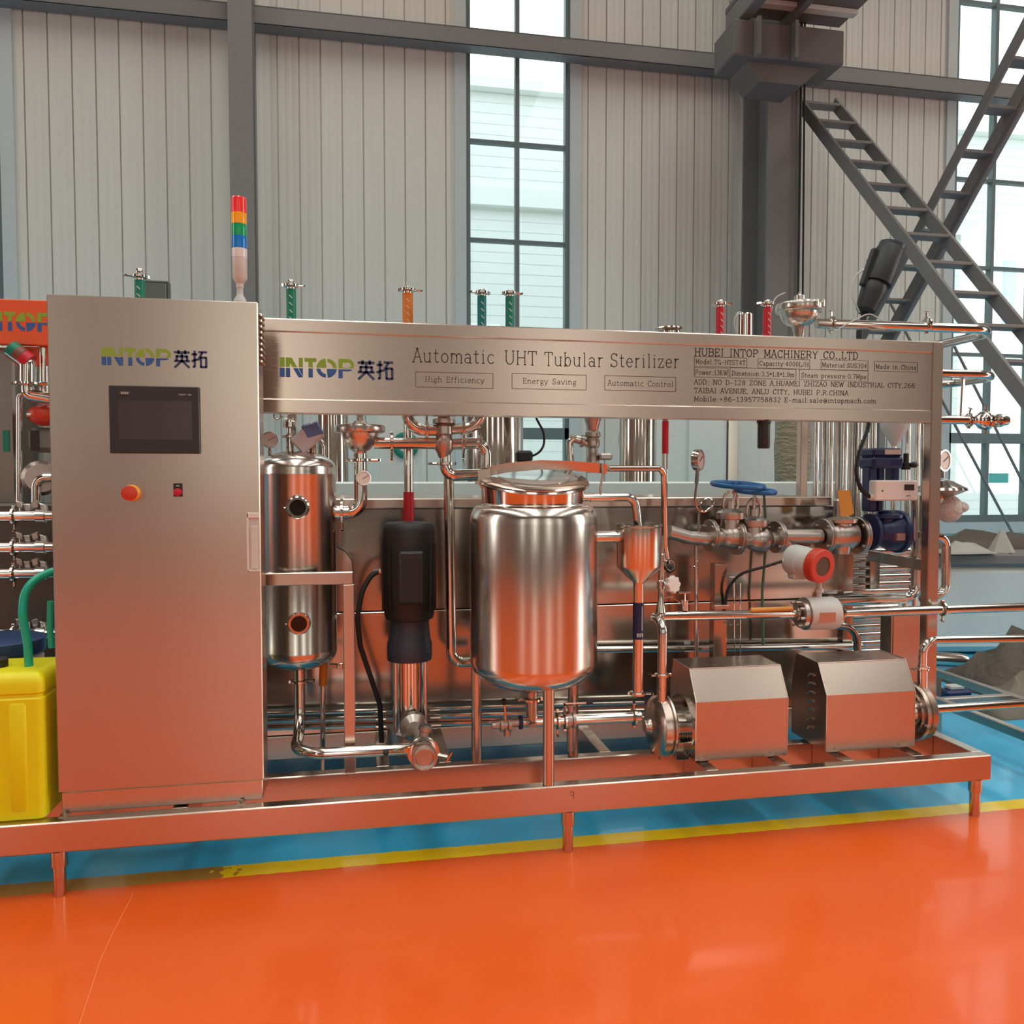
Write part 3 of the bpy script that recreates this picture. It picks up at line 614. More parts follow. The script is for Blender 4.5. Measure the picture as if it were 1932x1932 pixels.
for s_, a, b_ in (('Model:TG-HTST4T', (1310, 691), (1409, 675.5)), ('Capacity:4000L/H', (1430, 694), (1528, 679)), ('Material:SUS304', (1549, 697), (1638, 681)), ('Made in China', (1650, 700), (1731, 684)), ('Power:13KW', (1310, 711), (1374, 695)), ('Dimension:3.5*1.8*1.9m', (1377, 713), (1502, 697)), ('Steam pressure:0.7Mpa', (1508, 716.5), (1638, 700))):
    p0, p1 = TX(*a), TX(*b_); boxline(ink, p0[0], p0[1], p1[0], p1[1], 0, yl, .0016); m_ = (p1[0]-p0[0])*.03; text(ink, s_, (p0[0]+m_, p0[1]+.0105), (p1[0]-m_, p0[1]+.0105), .0185, yl, .0018)
text(ink, 'ADD: NO D-128 ZONE A,HUAMEI ZHIZAO NEW INDUSTRIAL CITY,266', TX(1310, 725), TX(1726, 732), .0195, yl, .0021)
text(ink, 'TAIBAI AVENUE, ANLU CITY, HUBEI P.R.CHINA', TX(1310, 741), TX(1600, 746), .0195, yl, .0021)
text(ink, 'Mobile:+86-13957758832 E-mail:sale@intopmach.com', TX(1310, 757), TX(1652, 761), .0195, yl, .0021)
ink.build('address_lettering', INK, sp_)

# ---- control cabinet
CX0, CX1, CY, CZ0, CZ1 = -.993, -.347, .05, .326, 1.941
cb = thing('control_cabinet', 'tall brushed steel control cabinet with touch screen and coloured logo', 'cabinet', (-.67, .12, ZT))
MB().box(CX0+.004, CX1-.003, CY+.022, CY+.15, CZ0-.002, CZ1-.002, .003).build('body', SAT, cb)
dr = MB().box(CX0, CX1, CY, CY+.02, CZ0, CZ1, .003).build('door', DOOR, cb)
k = MB(); k.box(-.988, -.352, CY+.012, CY+.15, ZT+.004, CZ0-.003, .003)
for x in (-.975, -.42): k.cyl((x, CY-.002, ZT), (x, CY-.002, ZT+.012), .007, seg=6); k.box(x-.014, x+.014, CY-.014, CY+.02, ZT, ZT+.004)
k.build('plinth', SAT, cb)
k = MB()
for i in range(9): z = Z(688, CY+.09, 492)+i*.0195; k.box(CX1-.002, CX1+.008, CY+.04, CY+.13, z, z+.010, .003)
k.build('louvre', SAT, cb)
def CXZ(px, py, d=0): q = P(px, py, CY-d); return q.x, q.z
a, b_ = CXZ(192, 690), CXZ(391, 694); logo(cb, a[0], a[1]+.002, b_[0]-a[0], CXZ(192, 655)[1]-a[1]-.002, CY)
# touch screen
a, b_ = CXZ(209, 855), CXZ(377, 731)
ts = MB().box(a[0], b_[0], CY-.012, CY, a[1], b_[1], .004).build('touch_screen', BEZ, cb)
s0, s1 = CXZ(224, 829, .012), CXZ(362, 757, .012); MB().box(s0[0], s1[0], CY-.0126, CY-.011, s0[1], s1[1]).build('display', SCR, ts)
ink = MB(); p_ = CXZ(225, 743, .012); text(ink, 'SIEMENS', p_, (CXZ(245, 743, .012)[0], p_[1]), .0065, CY-.012, .0016, False); p_ = CXZ(336, 745.5, .012); text(ink, 'SIMATIC HMI', p_, (CXZ(361, 745, .012)[0], p_[1]), .004, CY-.012, .0009, False); ink.build('screen_lettering', WTG, ts)
# emergency stop and switch
q = CXZ(249, 930); k = MB().lathe((q[0], CY, q[1]), (0, -1, 0), [(.027, 0), (.027, .008), (.022, .012), (.020, .018)], 28); es = k.build('emergency_stop', mat('amber_plastic', (.85, .36, .02), .4), cb)
MB().lathe((q[0], CY, q[1]), (0, -1, 0), [(.017, .016), (.023, .022), (.0245, .032), (.023, .040), (.012, .044)], 28).build('button', RED, es)
q = CXZ(336, 925); sw = MB().box(q[0]-.014, q[0]+.014, CY-.004, CY, q[1]-.021, q[1]+.023, .002).build('power_switch', BLK, cb)
MB().lathe((q[0], CY, q[1]-.006), (0, -1, 0), [(.013, .003), (.0135, .010), (.011, .018), (.006, .019)], 24).build('button', mat('crimson_plastic', (.55, .005, .03), .3), sw)
ink = MB().box(q[0]-.005, q[0]+.005, CY-.0046, CY-.0038, q[1]+.013, q[1]+.016); ink.build('switch_plate_mark', WTG, sw)
# handle with its film
a, b_ = CXZ(467, 1078), CXZ(489, 967); k = MB(); t_ = .006
k.box(a[0], a[0]+t_, CY-.008, CY, a[1], b_[1], .002); k.box(a[0], b_[0], CY-.008, CY, b_[1]-.018, b_[1], .002); k.box(a[0], b_[0], CY-.008, CY, a[1], a[1]+.006, .002)
hd = k.build('handle', WHT, cb); MB().box(a[0]+t_, b_[0], CY-.003, CY, a[1]+.006, b_[1]-.018).build('recess', WTG, hd); MB().box(a[0]+.014, b_[0]-.006, CY-.009, CY-.002, a[1]+.008, b_[1]-.045, .004).build('grip', WPN, hd)

# ---- signal tower
q = P(453, 566, .115); TXs = q.x
st_ = thing('signal_tower', 'stack light with red, amber, green and blue lenses on the cabinet', 'stack light', (TXs, .115, CZ1-.002))
z0 = CZ1-.002; zz = lambda py: Z(py, .115, 453)
MB().lathe((TXs, .115, z0), (0, 0, 1), [(.020, 0), (.022, .004), (.020, .022), (.012, .034), (.011, .040), (.010, .058), (.013, .062), (.012, .072), (.0125, .078)], 24).build('base', WTG, st_)
MB().lathe((TXs, .115, z0+.074), (0, 0, 1), [(.012, 0), (.020, .012), (.0245, .02), (.0245, zz(487)-z0-.074)], 28).build('socket', WTG, st_)
lv = [487, 470, 447, 424, 403, 373]
for n_, a, b_ in zip(('clear', 'blue', 'green', 'amber', 'red'), lv, lv[1:]):
    za, zb2 = zz(a), zz(b_); e = .003 if n_ == 'red' else 0
    o = MB().lathe((TXs, .115, za), (0, 0, 1), [(.0250, 0), (.0252, .002), (.0252, zb2-za-.002-e), (.0250-e, zb2-za-.0005)], 28).build('lens', CLR[n_], st_); o['label'] = n_+' lens'

# ---- capped pipe stubs that stand up behind the sign, each with a clamp and a coloured flow sleeve
def stub(px, ptop, psl, col, label, Y=.56, zlow=None, r=None, sleeve_low=None, wing=(1, 0, 0)):
    q = P(px, ptop, Y); zs = P(px, psl, Y).z; r = r or .0175; zl = zlow if zlow is not None else 1.62
    o = thing('riser_pipe', label, 'pipe', (q.x, Y, zl), 'capped riser pipes along the top of the machine')
    MB().cyl((q.x, Y, zl), (q.x, Y, zs+.008), r, seg=18).build('tube', POL, o)
    MB().cyl((q.x, Y, sleeve_low or 1.90), (q.x, Y, zs-.004), r+.0012, seg=18).build('flow_sleeve', col, o)
    clamp(o, (q.x, Y, zs+.010), (0, 0, 1), r*1.05, wing)
    MB().lathe((q.x, Y, zs+.012), (0, 0, 1), [(r*1.2, 0), (r*1.2, .007), (r*.75, .010), (r*.72, q.z-zs-.016), (r*.6, q.z-zs-.012)], 18).build('end_cap', POL, o)
    k = MB()
    for i in range(4): z = zs-.03-i*.028; k.bar((q.x-.006, Y-r-.0016, z), (q.x+.006, Y-r-.0016, z-.012), .0012, .004, (0, 0, 1))
    k.build('sleeve_marks', WTG, o)
    return o
stub(263, 507, 527, GRL, 'capped steel riser with green sleeve standing behind the control cabinet', zlow=1.3, wing=(-1, -.3, 0))
stub(549, 528, 544, GRL, 'capped steel riser with green sleeve just right of the control cabinet', Y=.52, zlow=1.50)
st7 = stub(769, 541, 552, ORL, 'capped steel riser with orange sleeve standing behind the black motor', Y=.635, zlow=.25, r=.0205)
stub(909, 545, 557, TEL, 'capped steel riser with teal sleeve above the sign, left of the pair', wing=(-1, -.2, 0))
stub(962, 547, 558, GRL, 'capped steel riser with green sleeve and open wing nut, right of the pair')
stub(1359, 566, 578, REL, 'capped steel riser with red sleeve left of the silver canister', wing=(1, -.3, 0))
stub(1448, 566, 578, REL, 'capped steel riser with red sleeve between canister and diaphragm valve', wing=(-1, -.3, 0))

# ---- yellow jerrycan with the green hose
jc = thing('jerrycan', 'yellow plastic jerrycan standing on the skid left of the cabinet', 'jerrycan', (-1.2, .16, ZT))
JX1 = -1.026; jz = Z(1262, .10, 40)
MB().rloft(-1.34, JX1, .030, .30, .022, [(.006, ZT+.0005), (0, ZT+.006), (0, jz-.085), (.004, jz-.080), (.004, jz-.070), (0, jz-.065), (0, jz-.035), (.004, jz-.018), (.014, jz-.006), (.028, jz)]).build('body', YEL, jc)
k = MB()
for x in (-1.27, -1.185, -1.10): k.rloft(x-.026, x+.026, .026, .05, .008, [(.004, ZT+.03), (0, ZT+.04), (0, jz-.105), (.004, jz-.095)], 3)
k.build('rib', YEL, jc)
q = P(-4, 1250, .15); MB().lathe((q.x, .15, jz-.005), (0, 0, 1), [(.026, 0), (.03, .003), (.03, .03), (.026, .034)], 20).build('cap', BLK, jc)
hz = [PQ for PQ in (P(56, 1262, .14), P(52, 1215, .14), P(42, 1160, .14), P(45, 1120, .15), P(62, 1095, .17), P(92, 1080, .21), P(125, 1072, .26))]
hz[0].z = jz-.05
tag(MB().tube(hz, .0135, .14, 14).build('hose', HOS), 'bright green hose bending down into the yellow jerrycan', 'hose')
hz = [P(95, 1134, .23), P(94, 1180, .23), P(97, 1222, .23)]
tag(MB().tube(hz, .010, .1, 10).build('hose', HOS), 'straight green hose end hanging beside the cabinet edge', 'hose')

# ---- separator tank with its two sight glasses (left)
TY = .50; tx = X(561, TY); tr_ = S(561, TY, 71)
t1 = thing('separator_tank', 'slim polished steel tank with two round sight glasses beside the cabinet', 'tank', (tx, TY, Z(1243, TY)))
zt_, zs_, zl_, zb_ = Z(853, TY), Z(884, TY), Z(1212, TY), Z(1245, TY)
def dome(r, z0, z1, n=7): return [(r*math.cos(PI/2*i/n), z0+(z1-z0)*math.sin(PI/2*i/n)) for i in range(n+1)]
k = MB(); k.lathe((tx, TY, 0), (0, 0, 1), dome(tr_, zl_, zb_)[::-1]+[(tr_, zl_+.003), (tr_+.001, zl_+.006), (tr_+.001, zl_+.012), (tr_, zl_+.015), (tr_, zs_-.03), (tr_+.001, zs_-.027), (tr_+.001, zs_-.02), (tr_, zs_-.017)]+dome(tr_, zs_, zt_), 56); k.build('shell', TNK, t1)
for py in (955, 1162):
    d = Vector((.08, -1, 0)).normalized(); q = Vector((tx, TY, Z(py, TY-tr_)))+d*(tr_-.012)
    k = MB(); k.lathe(q, d, [(.034, 0), (.034, .022), (.042, .024), (.044, .030), (.043, .036), (.038, .040), (.030, .040), (.029, .032)], 32)
    u, v = frame(d)
    k.cyl(q+d*.03-u*.050, q+d*.03-u*.040, .004, seg=8)
    sg_ = k.build('sight_port', POL, t1); MB().cyl(q+d*.030, q+d*.034, .0295, seg=28).build('glass', SGL, sg_)
k = MB(); k.lathe((tx, TY, zb_-.05), (0, 0, 1), [(.023, 0), (.023, .06)], 20); k.build('outlet', POL, t1)
# fittings on its dome
ms_ = thing('relief_valve', 'small clamped relief valve standing on the slim tank dome', 'valve', (tx-.02, TY, zt_-.01))
xx = X(548, TY); k = MB(); k.lathe((xx, TY, zt_-.012), (0, 0, 1), [(.016, 0), (.016, .06), (.022, .062), (.022, .074), (.013, .078), (.013, .10), (.026, .104), (.026, .125), (.012, .135), (.008, .17)], 18); k.build('body', POL, ms_)
clamp(ms_, (xx, TY, zt_+.055), (0, 0, 1), .016, (1, -.3, 0))
MB().torus((xx-.047, TY, zt_+.135), (0, 1, .2), .013, .003, 16, 6, sq=1).bar((xx-.035, TY, zt_+.135), (xx, TY, zt_+.12), .004, .005).build('lever', POL, ms_)
gauge('round pressure gauge with brownish face beside the cabinet on the slim tank', P(509, 830, TY-.02), (.05, -1, .05), S(509, TY, 15.5), (X(509, TY), TY, zs_+.016))
bv = thing('solenoid_valve', 'slanted blue and white valve head on the slim tank dome', 'valve', (X(592, TY), TY, zs_+.01))
q = P(580, 826, TY-.03); MB().obox(q, (.042, 0, .038), (0, .022, 0), (-.026, 0, .028), .008).build('head', mat('pearl_plastic', (.55, .47, .47), .35), bv)
q = P(590, 812, TY-.03); MB().obox(q, (.032, 0, .010), (0, .024, 0), (-.012, 0, .026), .006).build('cover', mat('slate_blue_plastic', (.10, .14, .33), .35), bv)
MB().tube([P(590, 862, TY), P(590, 835, TY)], .013, seg=12).build('neck', mat('brass', (.45, .26, .14), .3, 1), bv)
pipe('process_pipe', 'thin curved pipe climbing over the right shoulder of the slim tank', [Vector((X(612, TY+.06), TY+.08, zs_)), P(612, 840, TY+.08), P(600, 826, TY+.08)], .009, .04)
pipe('process_pipe', 'outlet pipe that drops from the slim tank and turns along the skid to the pump', [Vector((tx, TY, zb_-.045)), Vector((tx, TY, Z(1420, .22, 560))), Vector((tx, .22, Z(1424, .22, 560))), P(700, 1417, .22), P(780, 1412, .22)], .0215, .11, [((tx, TY, zb_-.05), (0, 0, 1), (1, 0, 0))])
# support bracket in front of it
k_ = thing('tank_bracket', 'bare steel angle bracket standing on the skid before the slim tank', 'bracket', (X(655, .285), .285, ZT))
zb1, zb0 = Z(1080, .27, 600), Z(1104, .27, 600); MB().box(X(470, .27), X(665, .27), .27, .31, zb0, zb1, .003).build('crossbar', SAT, k_)
MB().box(X(645, .27), X(667, .27), .27, .31, ZT, zb0, .003).build('leg', SAT, k_)
# orange labelled sampling tube below it
oo = thing('drain_tube', 'slender drain tube with an orange sleeve under the slim tank', 'tube', (X(609, .52), .52, .15))
MB().tube([P(609, 1232, .52), P(609, 1455, .52)], .010, seg=12).build('tube', POL, oo); MB().tube([P(611, 1240, .52), P(609, 1293, .52)], .0165, seg=14).build('flow_sleeve', mat('amber_label', (.62, .17, .01), .4), oo)
k = MB(); q = P(622, 1256, .52); k.cyl(q, q+Vector((.03, -.01, 0)), .010, seg=10); k.cyl(q+Vector((.03, -.01, 0)), q+Vector((.045, -.01, 0)), .005, seg=8); k.box(q.x+.040, q.x+.052, .50, .518, q.z-.012, q.z+.012, .002); k.build('sample_tap', POL, oo)

# ---- round diaphragm valve and the elbow into the slim tank
dv = thing('diaphragm_valve', 'saucer shaped steel diaphragm valve below the sign left of the red riser', 'valve', (X(682, TY), TY, Z(850, TY)))
vx = X(680, TY); R_ = S(680, TY, 47); z_ = lambda py: Z(py, TY, 680)
MB().lathe((vx, TY, 0), (0, 0, 1), [(.022, z_(858)), (.026, z_(852)), (.04, z_(848)), (R_*.50, z_(842)), (R_*.64, z_(834)), (R_*.72, z_(824)), (R_*.74, z_(818)), (R_*.90, z_(817)), (R_*.97, z_(816)), (R_, z_(813)), (R_*1.0, z_(806)), (R_*.97, z_(803)), (R_*.9, z_(802)), (R_*.3, z_(800)), (R_*.25, z_(795)), (.014, z_(793)), (.014, z_(780))], 48).build('body', MTT, dv)
k = MB()
for a in (-.03, .01): k.box(vx+a, vx+a+.014, TY-R_-.010, TY-R_+.004, z_(815), z_(803), .002)
k.bar((vx-.03, TY-R_-.008, z_(809)), (vx+.03, TY-R_-.008, z_(809)), .005, .006); k.build('clamp', POL, dv)
pipe('process_pipe', 'bright elbow pipe from the saucer valve down into the slim tank', [Vector((vx, TY, z_(856))), Vector((vx, TY, z_(966))), Vector((tx+tr_-.01, TY, z_(966)))], .0275, .10, [((vx, TY, z_(868)), (0, 0, 1), (1, 0, 0)), ((tx+tr_+.022, TY, z_(966)), (1, 0, 0), (0, 0, -1))])
gauge('round white faced pressure gauge on the elbow beside the slim tank', P(686, 902, TY-.05), (.12, -1, .05), S(686, TY, 14), (vx, TY, z_(925)))
pipe('process_pipe', 'short level pipe from the saucer valve to the valve cluster', [Vector((vx+R_*.55, TY, z_(836))), P(838, 837, TY)], .0235, .05, [(P(739, 837, TY), (1, 0, 0), (0, 0, -1))])

# ---- valve cluster under the sign
MV = TY; mx_ = X(838, MV); zc = lambda py: Z(py, MV, 838)
mv = thing('divert_valve', 'upright double seat valve with four clamped ports under the sign', 'valve', (mx_, MV, zc(860)))
MB().lathe((mx_, MV, 0), (0, 0, 1), [(.022, zc(864)), (.030, zc(854)), (.040, zc(847)), (.041, zc(832)), (.034, zc(827)), (.032, zc(822)), (.038, zc(819)), (.038, zc(805)), (.030, zc(801)), (.046, zc(799)), (.046, zc(791)), (.026, zc(789)), (.024, zc(782)), (.036, zc(778)), (.036, zc(690))], 24).build('body', CST, mv)
k = MB()
for px in (829, 843): q = P(px, 790, MV-.03); k.cyl((q.x, q.y, zc(795)), (q.x, q.y, zc(775)), .003, seg=6)
k.build('bolt', POL, mv)
pipe('process_pipe', 'curved pipe sweeping up to the left from the valve cluster', [P(838, 812, MV), P(768, 812, MV), P(768, 730, MV)], .0235, .085, [(P(805, 812, MV), (1, 0, 0))])
pipe('process_pipe', 'curved pipe sweeping up to the right from the valve cluster', [P(838, 811, MV), P(908, 808, MV), P(908, 740, MV)], .0235, .085, [(P(874, 811, MV), (1, 0, 0))])
pipe('process_pipe', 'short pipe from the valve cluster that turns down behind the balance tank lid', [P(838, 839, MV), P(918, 835, MV), P(918, 1010, MV)], .0235, .05, [(P(874, 838, MV), (1, 0, 0), (0, 0, -1)), (P(905, 836, MV), (1, 0, 0))])
pipe('process_pipe', 'elbow pipe dropping from the valve cluster and running right behind the balance tank', [P(840, 858, MV), P(840, 897, MV), P(990, 893, MV)], .0235, .07, [(P(840, 875, MV), (0, 0, 1), (-1, -.2, 0))])
pipe('process_pipe', 'tall vertical pipe standing between the black motor and the balance tank', [P(846, 888, TY+.06), P(852, 1250, TY+.06), P(905, 1246, TY+.06)], .0225, .05)
q = P(768, 928, .635); q2 = P(768, 990, .635); q2.x = q.x = st7.location.x; tag(MB().tube([q, q2], .0222, seg=16).build('flow_sleeve', REL), 'red flow sleeve wrapped round the pipe just above the black motor', 'label')

# ---- vertical multistage pump
PY_ = .50; px_ = X(771, PY_); zp = lambda py: Z(py, PY_, 770)
vp = thing('vertical_pump', 'tall vertical pump with a long black motor and polished sleeve', 'pump', (px_, PY_, ZT))
rm = S(770, PY_, 50)
k = MB(); k.lathe((px_, PY_, 0), (0, 0, 1), [(rm*.6, zp(1172)), (rm*.9, zp(1165)), (rm*.94, zp(1158)), (rm, zp(1100)), (rm, zp(1030)), (rm*.985, zp(1000)), (rm*.93, zp(990)), (rm*.86, zp(986)), (rm*.5, zp(984))], 36)
k.build('motor', BLK, vp)
k = MB()
for i in range(24):
    a = 2*PI*i/24
    if abs(math.sin(a)+1) < .15: continue
    d = Vector((math.cos(a), math.sin(a), 0)); c = Vector((px_, PY_, 0))+d*(rm-.003); k.bar(c+Vector((0, 0, zp(1150))), c+Vector((0, 0, zp(1025))), .004, .012, d)
k.build('cooling_fin', BLK, vp)
k = MB(); k.box(px_-.046, px_+.052, PY_-rm-.035, PY_-rm+.03, zp(1130), zp(1035), .008); jb = k.build('terminal_box', BLK, vp)
MB().box(px_-.03, px_+.036, PY_-rm-.0362, PY_-rm-.034, zp(1120), zp(1048)).build('terminal_lid', RUB, jb)
k = MB(); k.lathe((px_, PY_, 0), (0, 0, 1), [(rm*.84, zp(1243)), (rm*.86, zp(1236)), (rm*.86, zp(1214)), (rm*.80, zp(1205)), (rm*.74, zp(1175)), (rm*.78, zp(1165)), (rm*.6, zp(1163))], 32); k.build('lantern', LAN, vp)
MB().lathe((px_, PY_, 0), (0, 0, 1), [(rm*.62, zp(1372)), (rm*.62, zp(1240))], 36).build('sleeve', POL, vp)
for a in (.25, .75, 1.25, 1.75):
    d = Vector((math.cos(a*PI), math.sin(a*PI), 0))*rm*.78; MB().cyl(Vector((px_, PY_, zp(1385)))+d, Vector((px_, PY_, zp(1243)))+d, .0085, seg=12).build('tie_rod', POL, vp)
k = MB(); k.lathe((px_, PY_, 0), (0, 0, 1), [(rm*.95, ZT), (rm*.95, ZT+.02), (rm*.86, ZT+.03), (rm*.86, zp(1375)), (rm*.8, zp(1371))], 32); q = Vector((px_, PY_, zp(1390)))
k.cyl(q-Vector((0, rm*1.15, 0)), q+Vector((0, rm*1.1, 0)), .045, seg=24); k.build('base', CST, vp)
ca = thing('motor_cable', 'black cable looping from the motor gland down to the skid', 'cable', P(713, 1078, PY_-.02))
MB().tube([P(716, 1077, PY_-.02), P(700, 1085, PY_-.03), P(683, 1115, PY_-.04), P(674, 1165, PY_-.04), P(680, 1220, PY_-.03), P(700, 1280, PY_), P(717, 1330, PY_+.03), P(720, 1400, PY_+.05)], .0105, .12, 10).build('cord', RUB, ca)
q = P(713, 1078, PY_-.02); MB().cyl(q-Vector((.016, 0, .004)), q+Vector((.012, 0, .002)), .012, seg=8).build('cable_gland', POL, ca)
# suction valve with open ferrule at the pump foot
sv = thing('butterfly_valve', 'small lever valve with an open round port facing out over the skid', 'valve', P(798, 1400, .15))
q = P(800, 1426, .10); yv = q.y; k = MB(); k.lathe((q.x, yv-.02, q.z), (0, 1, 0), [(.030, .0), (.047, .002), (.047, .014), (.036, .018), (.036, .05), (.048, .052), (.048, .066), (.040, .07), (.040, .09), (.050, .093), (.050, .107), (.034, .11), (.034, .30)], 32); k.build('body', CST, sv)
MB().lathe((q.x, yv-.022, q.z), (0, 1, 0), [(.030, 0), (.047, .0), (.047, .004), (.032, .004)], 32).torus((q.x, yv-.022, q.z), (0, 1, 0), .037, .007, 32, 8).build('port_ring', CST, sv)
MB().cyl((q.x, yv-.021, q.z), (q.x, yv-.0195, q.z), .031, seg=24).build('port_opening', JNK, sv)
clamp(sv, (q.x, yv+.038, q.z), (0, 1, 0), .036, (1, 0, -.25))
h0 = P(796, 1398, .14); h1 = P(742, 1418, .07); MB().tube([h0, h1], .0035, seg=8).build('lever', POL, sv); MB().sphere(P(728, 1420, .07), .011).build('knob', BLK, sv)
MB().lathe((q.x-.004, yv+.06, q.z+.02), (.25, 0, 1), [(.018, 0), (.018, .05), (.026, .055), (.026, .07), (.012, .075)], 18).build('bonnet', CST, sv)
MB().lathe((q.x-.02, .42, q.z+.02), (0, -1, 0), [(.05, 0), (.055, .01), (.055, .05), (.03, .07)], 28).build('pump_flange', CST, sv)

# ---- balance tank in the middle, on three legs
BY = .19; bx = X(1007, BY); br = S(1007, BY, 120.5)
bt = thing('balance_tank', 'large polished steel balance tank with tilted glass lid on three legs', 'tank', (bx, BY, ZT))
zb = lambda py: Z(py, BY, 1010)
z0, z1, z2, z3 = zb(1297), zb(1243), zb(984), zb(953); rn = S(1010, BY, 97)
def rnd(r0, r1, za, zc_, n=7): return [(r1+(r0-r1)*math.cos(PI/2*i/n), za+(zc_-za)*math.sin(PI/2*i/n)) for i in range(n+1)]
k = MB(); k.lathe((bx, BY, 0), (0, 0, 1), rnd(br, .03, z1, z0, 9)[::-1]+[(br, z1+.001), (br, z2)]+rnd(br, rn+.012, z2, z3, 7)[1:]+[(rn+.004, z3+.001), (rn, z3+.006)], 72); k.build('shell', TNK, bt)
tl = .22; zr = zb(907)
def tilt(q): return Vector((q.x, q.y, q.z+(q.y-BY)*tl*max(0, min(1, (q.z-z3)/(zr-z3)))))
k = MB(); k.lathe((bx, BY, 0), (0, 0, 1), [(rn*.95, z3-.006), (rn*.975, (z3+zr)/2), (rn, zr-.012), (rn+.013, zr-.009), (rn+.016, zr-.003), (rn+.013, zr+.003), (rn-.004, zr+.004)], 64, tilt); k.build('neck', POL, bt)
k = MB(); k.lathe((bx, BY, 0), (0, 0, 1), [(rn+.010, zr+.004), (rn+.012, zr+.008), (rn+.004, zr+.013), (rn*.70, zr+.015), (rn*.68, zr+.0145)], 64, tilt); ld = k.build('lid', POL, bt)
MB().lathe((bx, BY, 0), (0, 0, 1), [(rn*.69, zr+.013), (rn*.69, zr+.0165), (rn*.66, zr+.017)], 48, tilt).build('glass', LID, ld)
q = lambda px, py, y=BY: P(px, py, y)
k = MB(); pp = [(903, 886), (925, 880), (960, 873), (1020, 868), (1080, 870), (1120, 873), (1145, 876)]
up_ = [q(a, b_) for a, b_ in pp]; lo_ = [q(a, b_+18) for a, b_ in pp]; poly = [(v.x, v.z) for v in up_]+[(v.x, v.z) for v in lo_[::-1]]; k.prism(poly, BY-.004, BY+.004)
zm_ = q(1020, 877).z
for v in k.v: v.y -= (v.z-zm_)*.28
yk = k.build('lid_yoke', SAT, bt)
a, b_ = q(901, 886), q(924, 921); MB().prism([(a.x, a.z), (b_.x, a.z+.004), (b_.x, b_.z+.02), (b_.x-.01, b_.z), (a.x+.012, b_.z), (a.x, b_.z+.02)], BY-.014, BY-.006).cyl((a.x-.004, BY-.02, b_.z+.02), (a.x-.004, BY+.0, b_.z+.02), .006, seg=8).build('yoke_bracket', SAT, bt)
MB().tube([q(1135, 874, BY-.01), q(1137, 895, BY-.01), q(1133, 920, BY-.01), q(1133, 935, BY-.01)], .0045, seg=8).build('swing_bolt', SAT, bt)
for lx, ly in ((X(1035, .025, 1400), .025), (X(899, .295, 1400), .295), (X(1081, .295, 1400), .295)):
    d = Vector((lx-bx, ly-BY, 0)).length
    MB().cyl((lx, ly, ZT), (lx, ly, z1-.02 if d < br*.9 else z1), .0205, seg=24, b=.002).build('leg', SAT, bt)
# overflow elbow on its right shoulder
pipe('process_pipe', 'overflow elbow from the balance tank neck down into the steel funnel', [q(1090, 938), q(1198, 938), q(1206, 1012)], .0165, .042)
fu = thing('funnel', 'steel overflow funnel with a long spout right of the balance tank', 'funnel', q(1206, 1312))
fx = X(1206, BY); rf = S(1206, BY, 42); zf_ = lambda py: Z(py, BY, 1206)
MB().lathe((fx, BY, 0), (0, 0, 1), [(.0205, zf_(1306)), (.0205, zf_(1102)), (.023, zf_(1098)), (rf-.004, zf_(1072)), (rf, zf_(1067)), (rf, zf_(994)), (rf+.003, zf_(992)), (rf+.003, zf_(989)), (rf-.003, zf_(989)), (rf-.004, zf_(1065)), (.015, zf_(1095)), (.01, zf_(1096))], 40).build('body', TNK, fu)
clamp(fu, (fx, BY, zf_(1308)), (0, 0, 1), .0205, (1, -.25, 0))
MB().cyl((fx, BY, zf_(1205)), (fx, BY, zf_(1136)), .0215, seg=20).build('flow_sleeve', NVL, fu)
k = MB()
for i in range(3): k.box(fx-.012+i*.009, fx-.007+i*.009, BY-.0232, BY-.021, zf_(1200), zf_(1193))
ink = k; ink.bar((fx+.008, BY-.0205, zf_(1188)), (fx+.008, BY-.0205, zf_(1143)), .001, .003, (1, 0, 0)); ink.build('sleeve_marks', WTG, fu)
pipe('process_pipe', 'stubby pipe joining the balance tank to the funnel', [Vector((bx+br-.02, BY, zf_(1012))), Vector((fx-rf+.004, BY, zf_(1012)))], .0245)
pipe('process_pipe', 'slim pipe running right from the balance tank lid and turning down to the steam line', [q(1147, 884, .22), P(1252, 884, .32), P(1254, 1030, .36), P(1262, 1075, .40)], .0125, .035)

# bottom outlet, tee and suction pipe of the first pump
PYA = .225; pz = Z(1352, PYA, 1200)
pipe('process_pipe', 'outlet stub under the balance tank ending in a clamped tee', [Vector((bx-.006, BY, z0+.015)), Vector((bx-.006, BY, pz))], .0215, .05, [((bx-.006, BY, zb(1319)), (0, 0, 1), (-1, 0, 0))], CST)
pipe('process_pipe', 'level suction pipe from under the balance tank to the left pump', [P(985, 1362, BY), P(1208, 1352, BY)], .0215, .05, [(P(1052, 1359, BY), (1, 0, 0), (0, 0, -1)), (P(1066, 1358.5, BY), (1, 0, 0), (0, 0, 1)), (P(1196, 1352.5, BY), (1, 0, 0))])
lv_ = thing('butterfly_valve', 'lever valve on the suction pipe behind the front tank leg', 'valve', P(1078, 1358, BY))
q1 = P(1076, 1358, BY); MB().lathe(q1-Vector((.018, 0, 0)), (1, 0, 0), [(.022, 0), (.034, .002), (.034, .012), (.028, .014), (.028, .022), (.034, .024), (.034, .034), (.022, .036)], 24).lathe(q1, (0, 0, 1), [(.010, 0), (.010, .05), (.014, .052), (.014, .058)], 14).build('body', CST, lv_)
MB().bar(P(1066, 1327, BY), P(1108, 1326, BY), .006, .005).build('lever', POL, lv_); MB().cyl(P(1106, 1326, BY), P(1118, 1325, BY), .007, seg=10).build('knob', BLK, lv_)
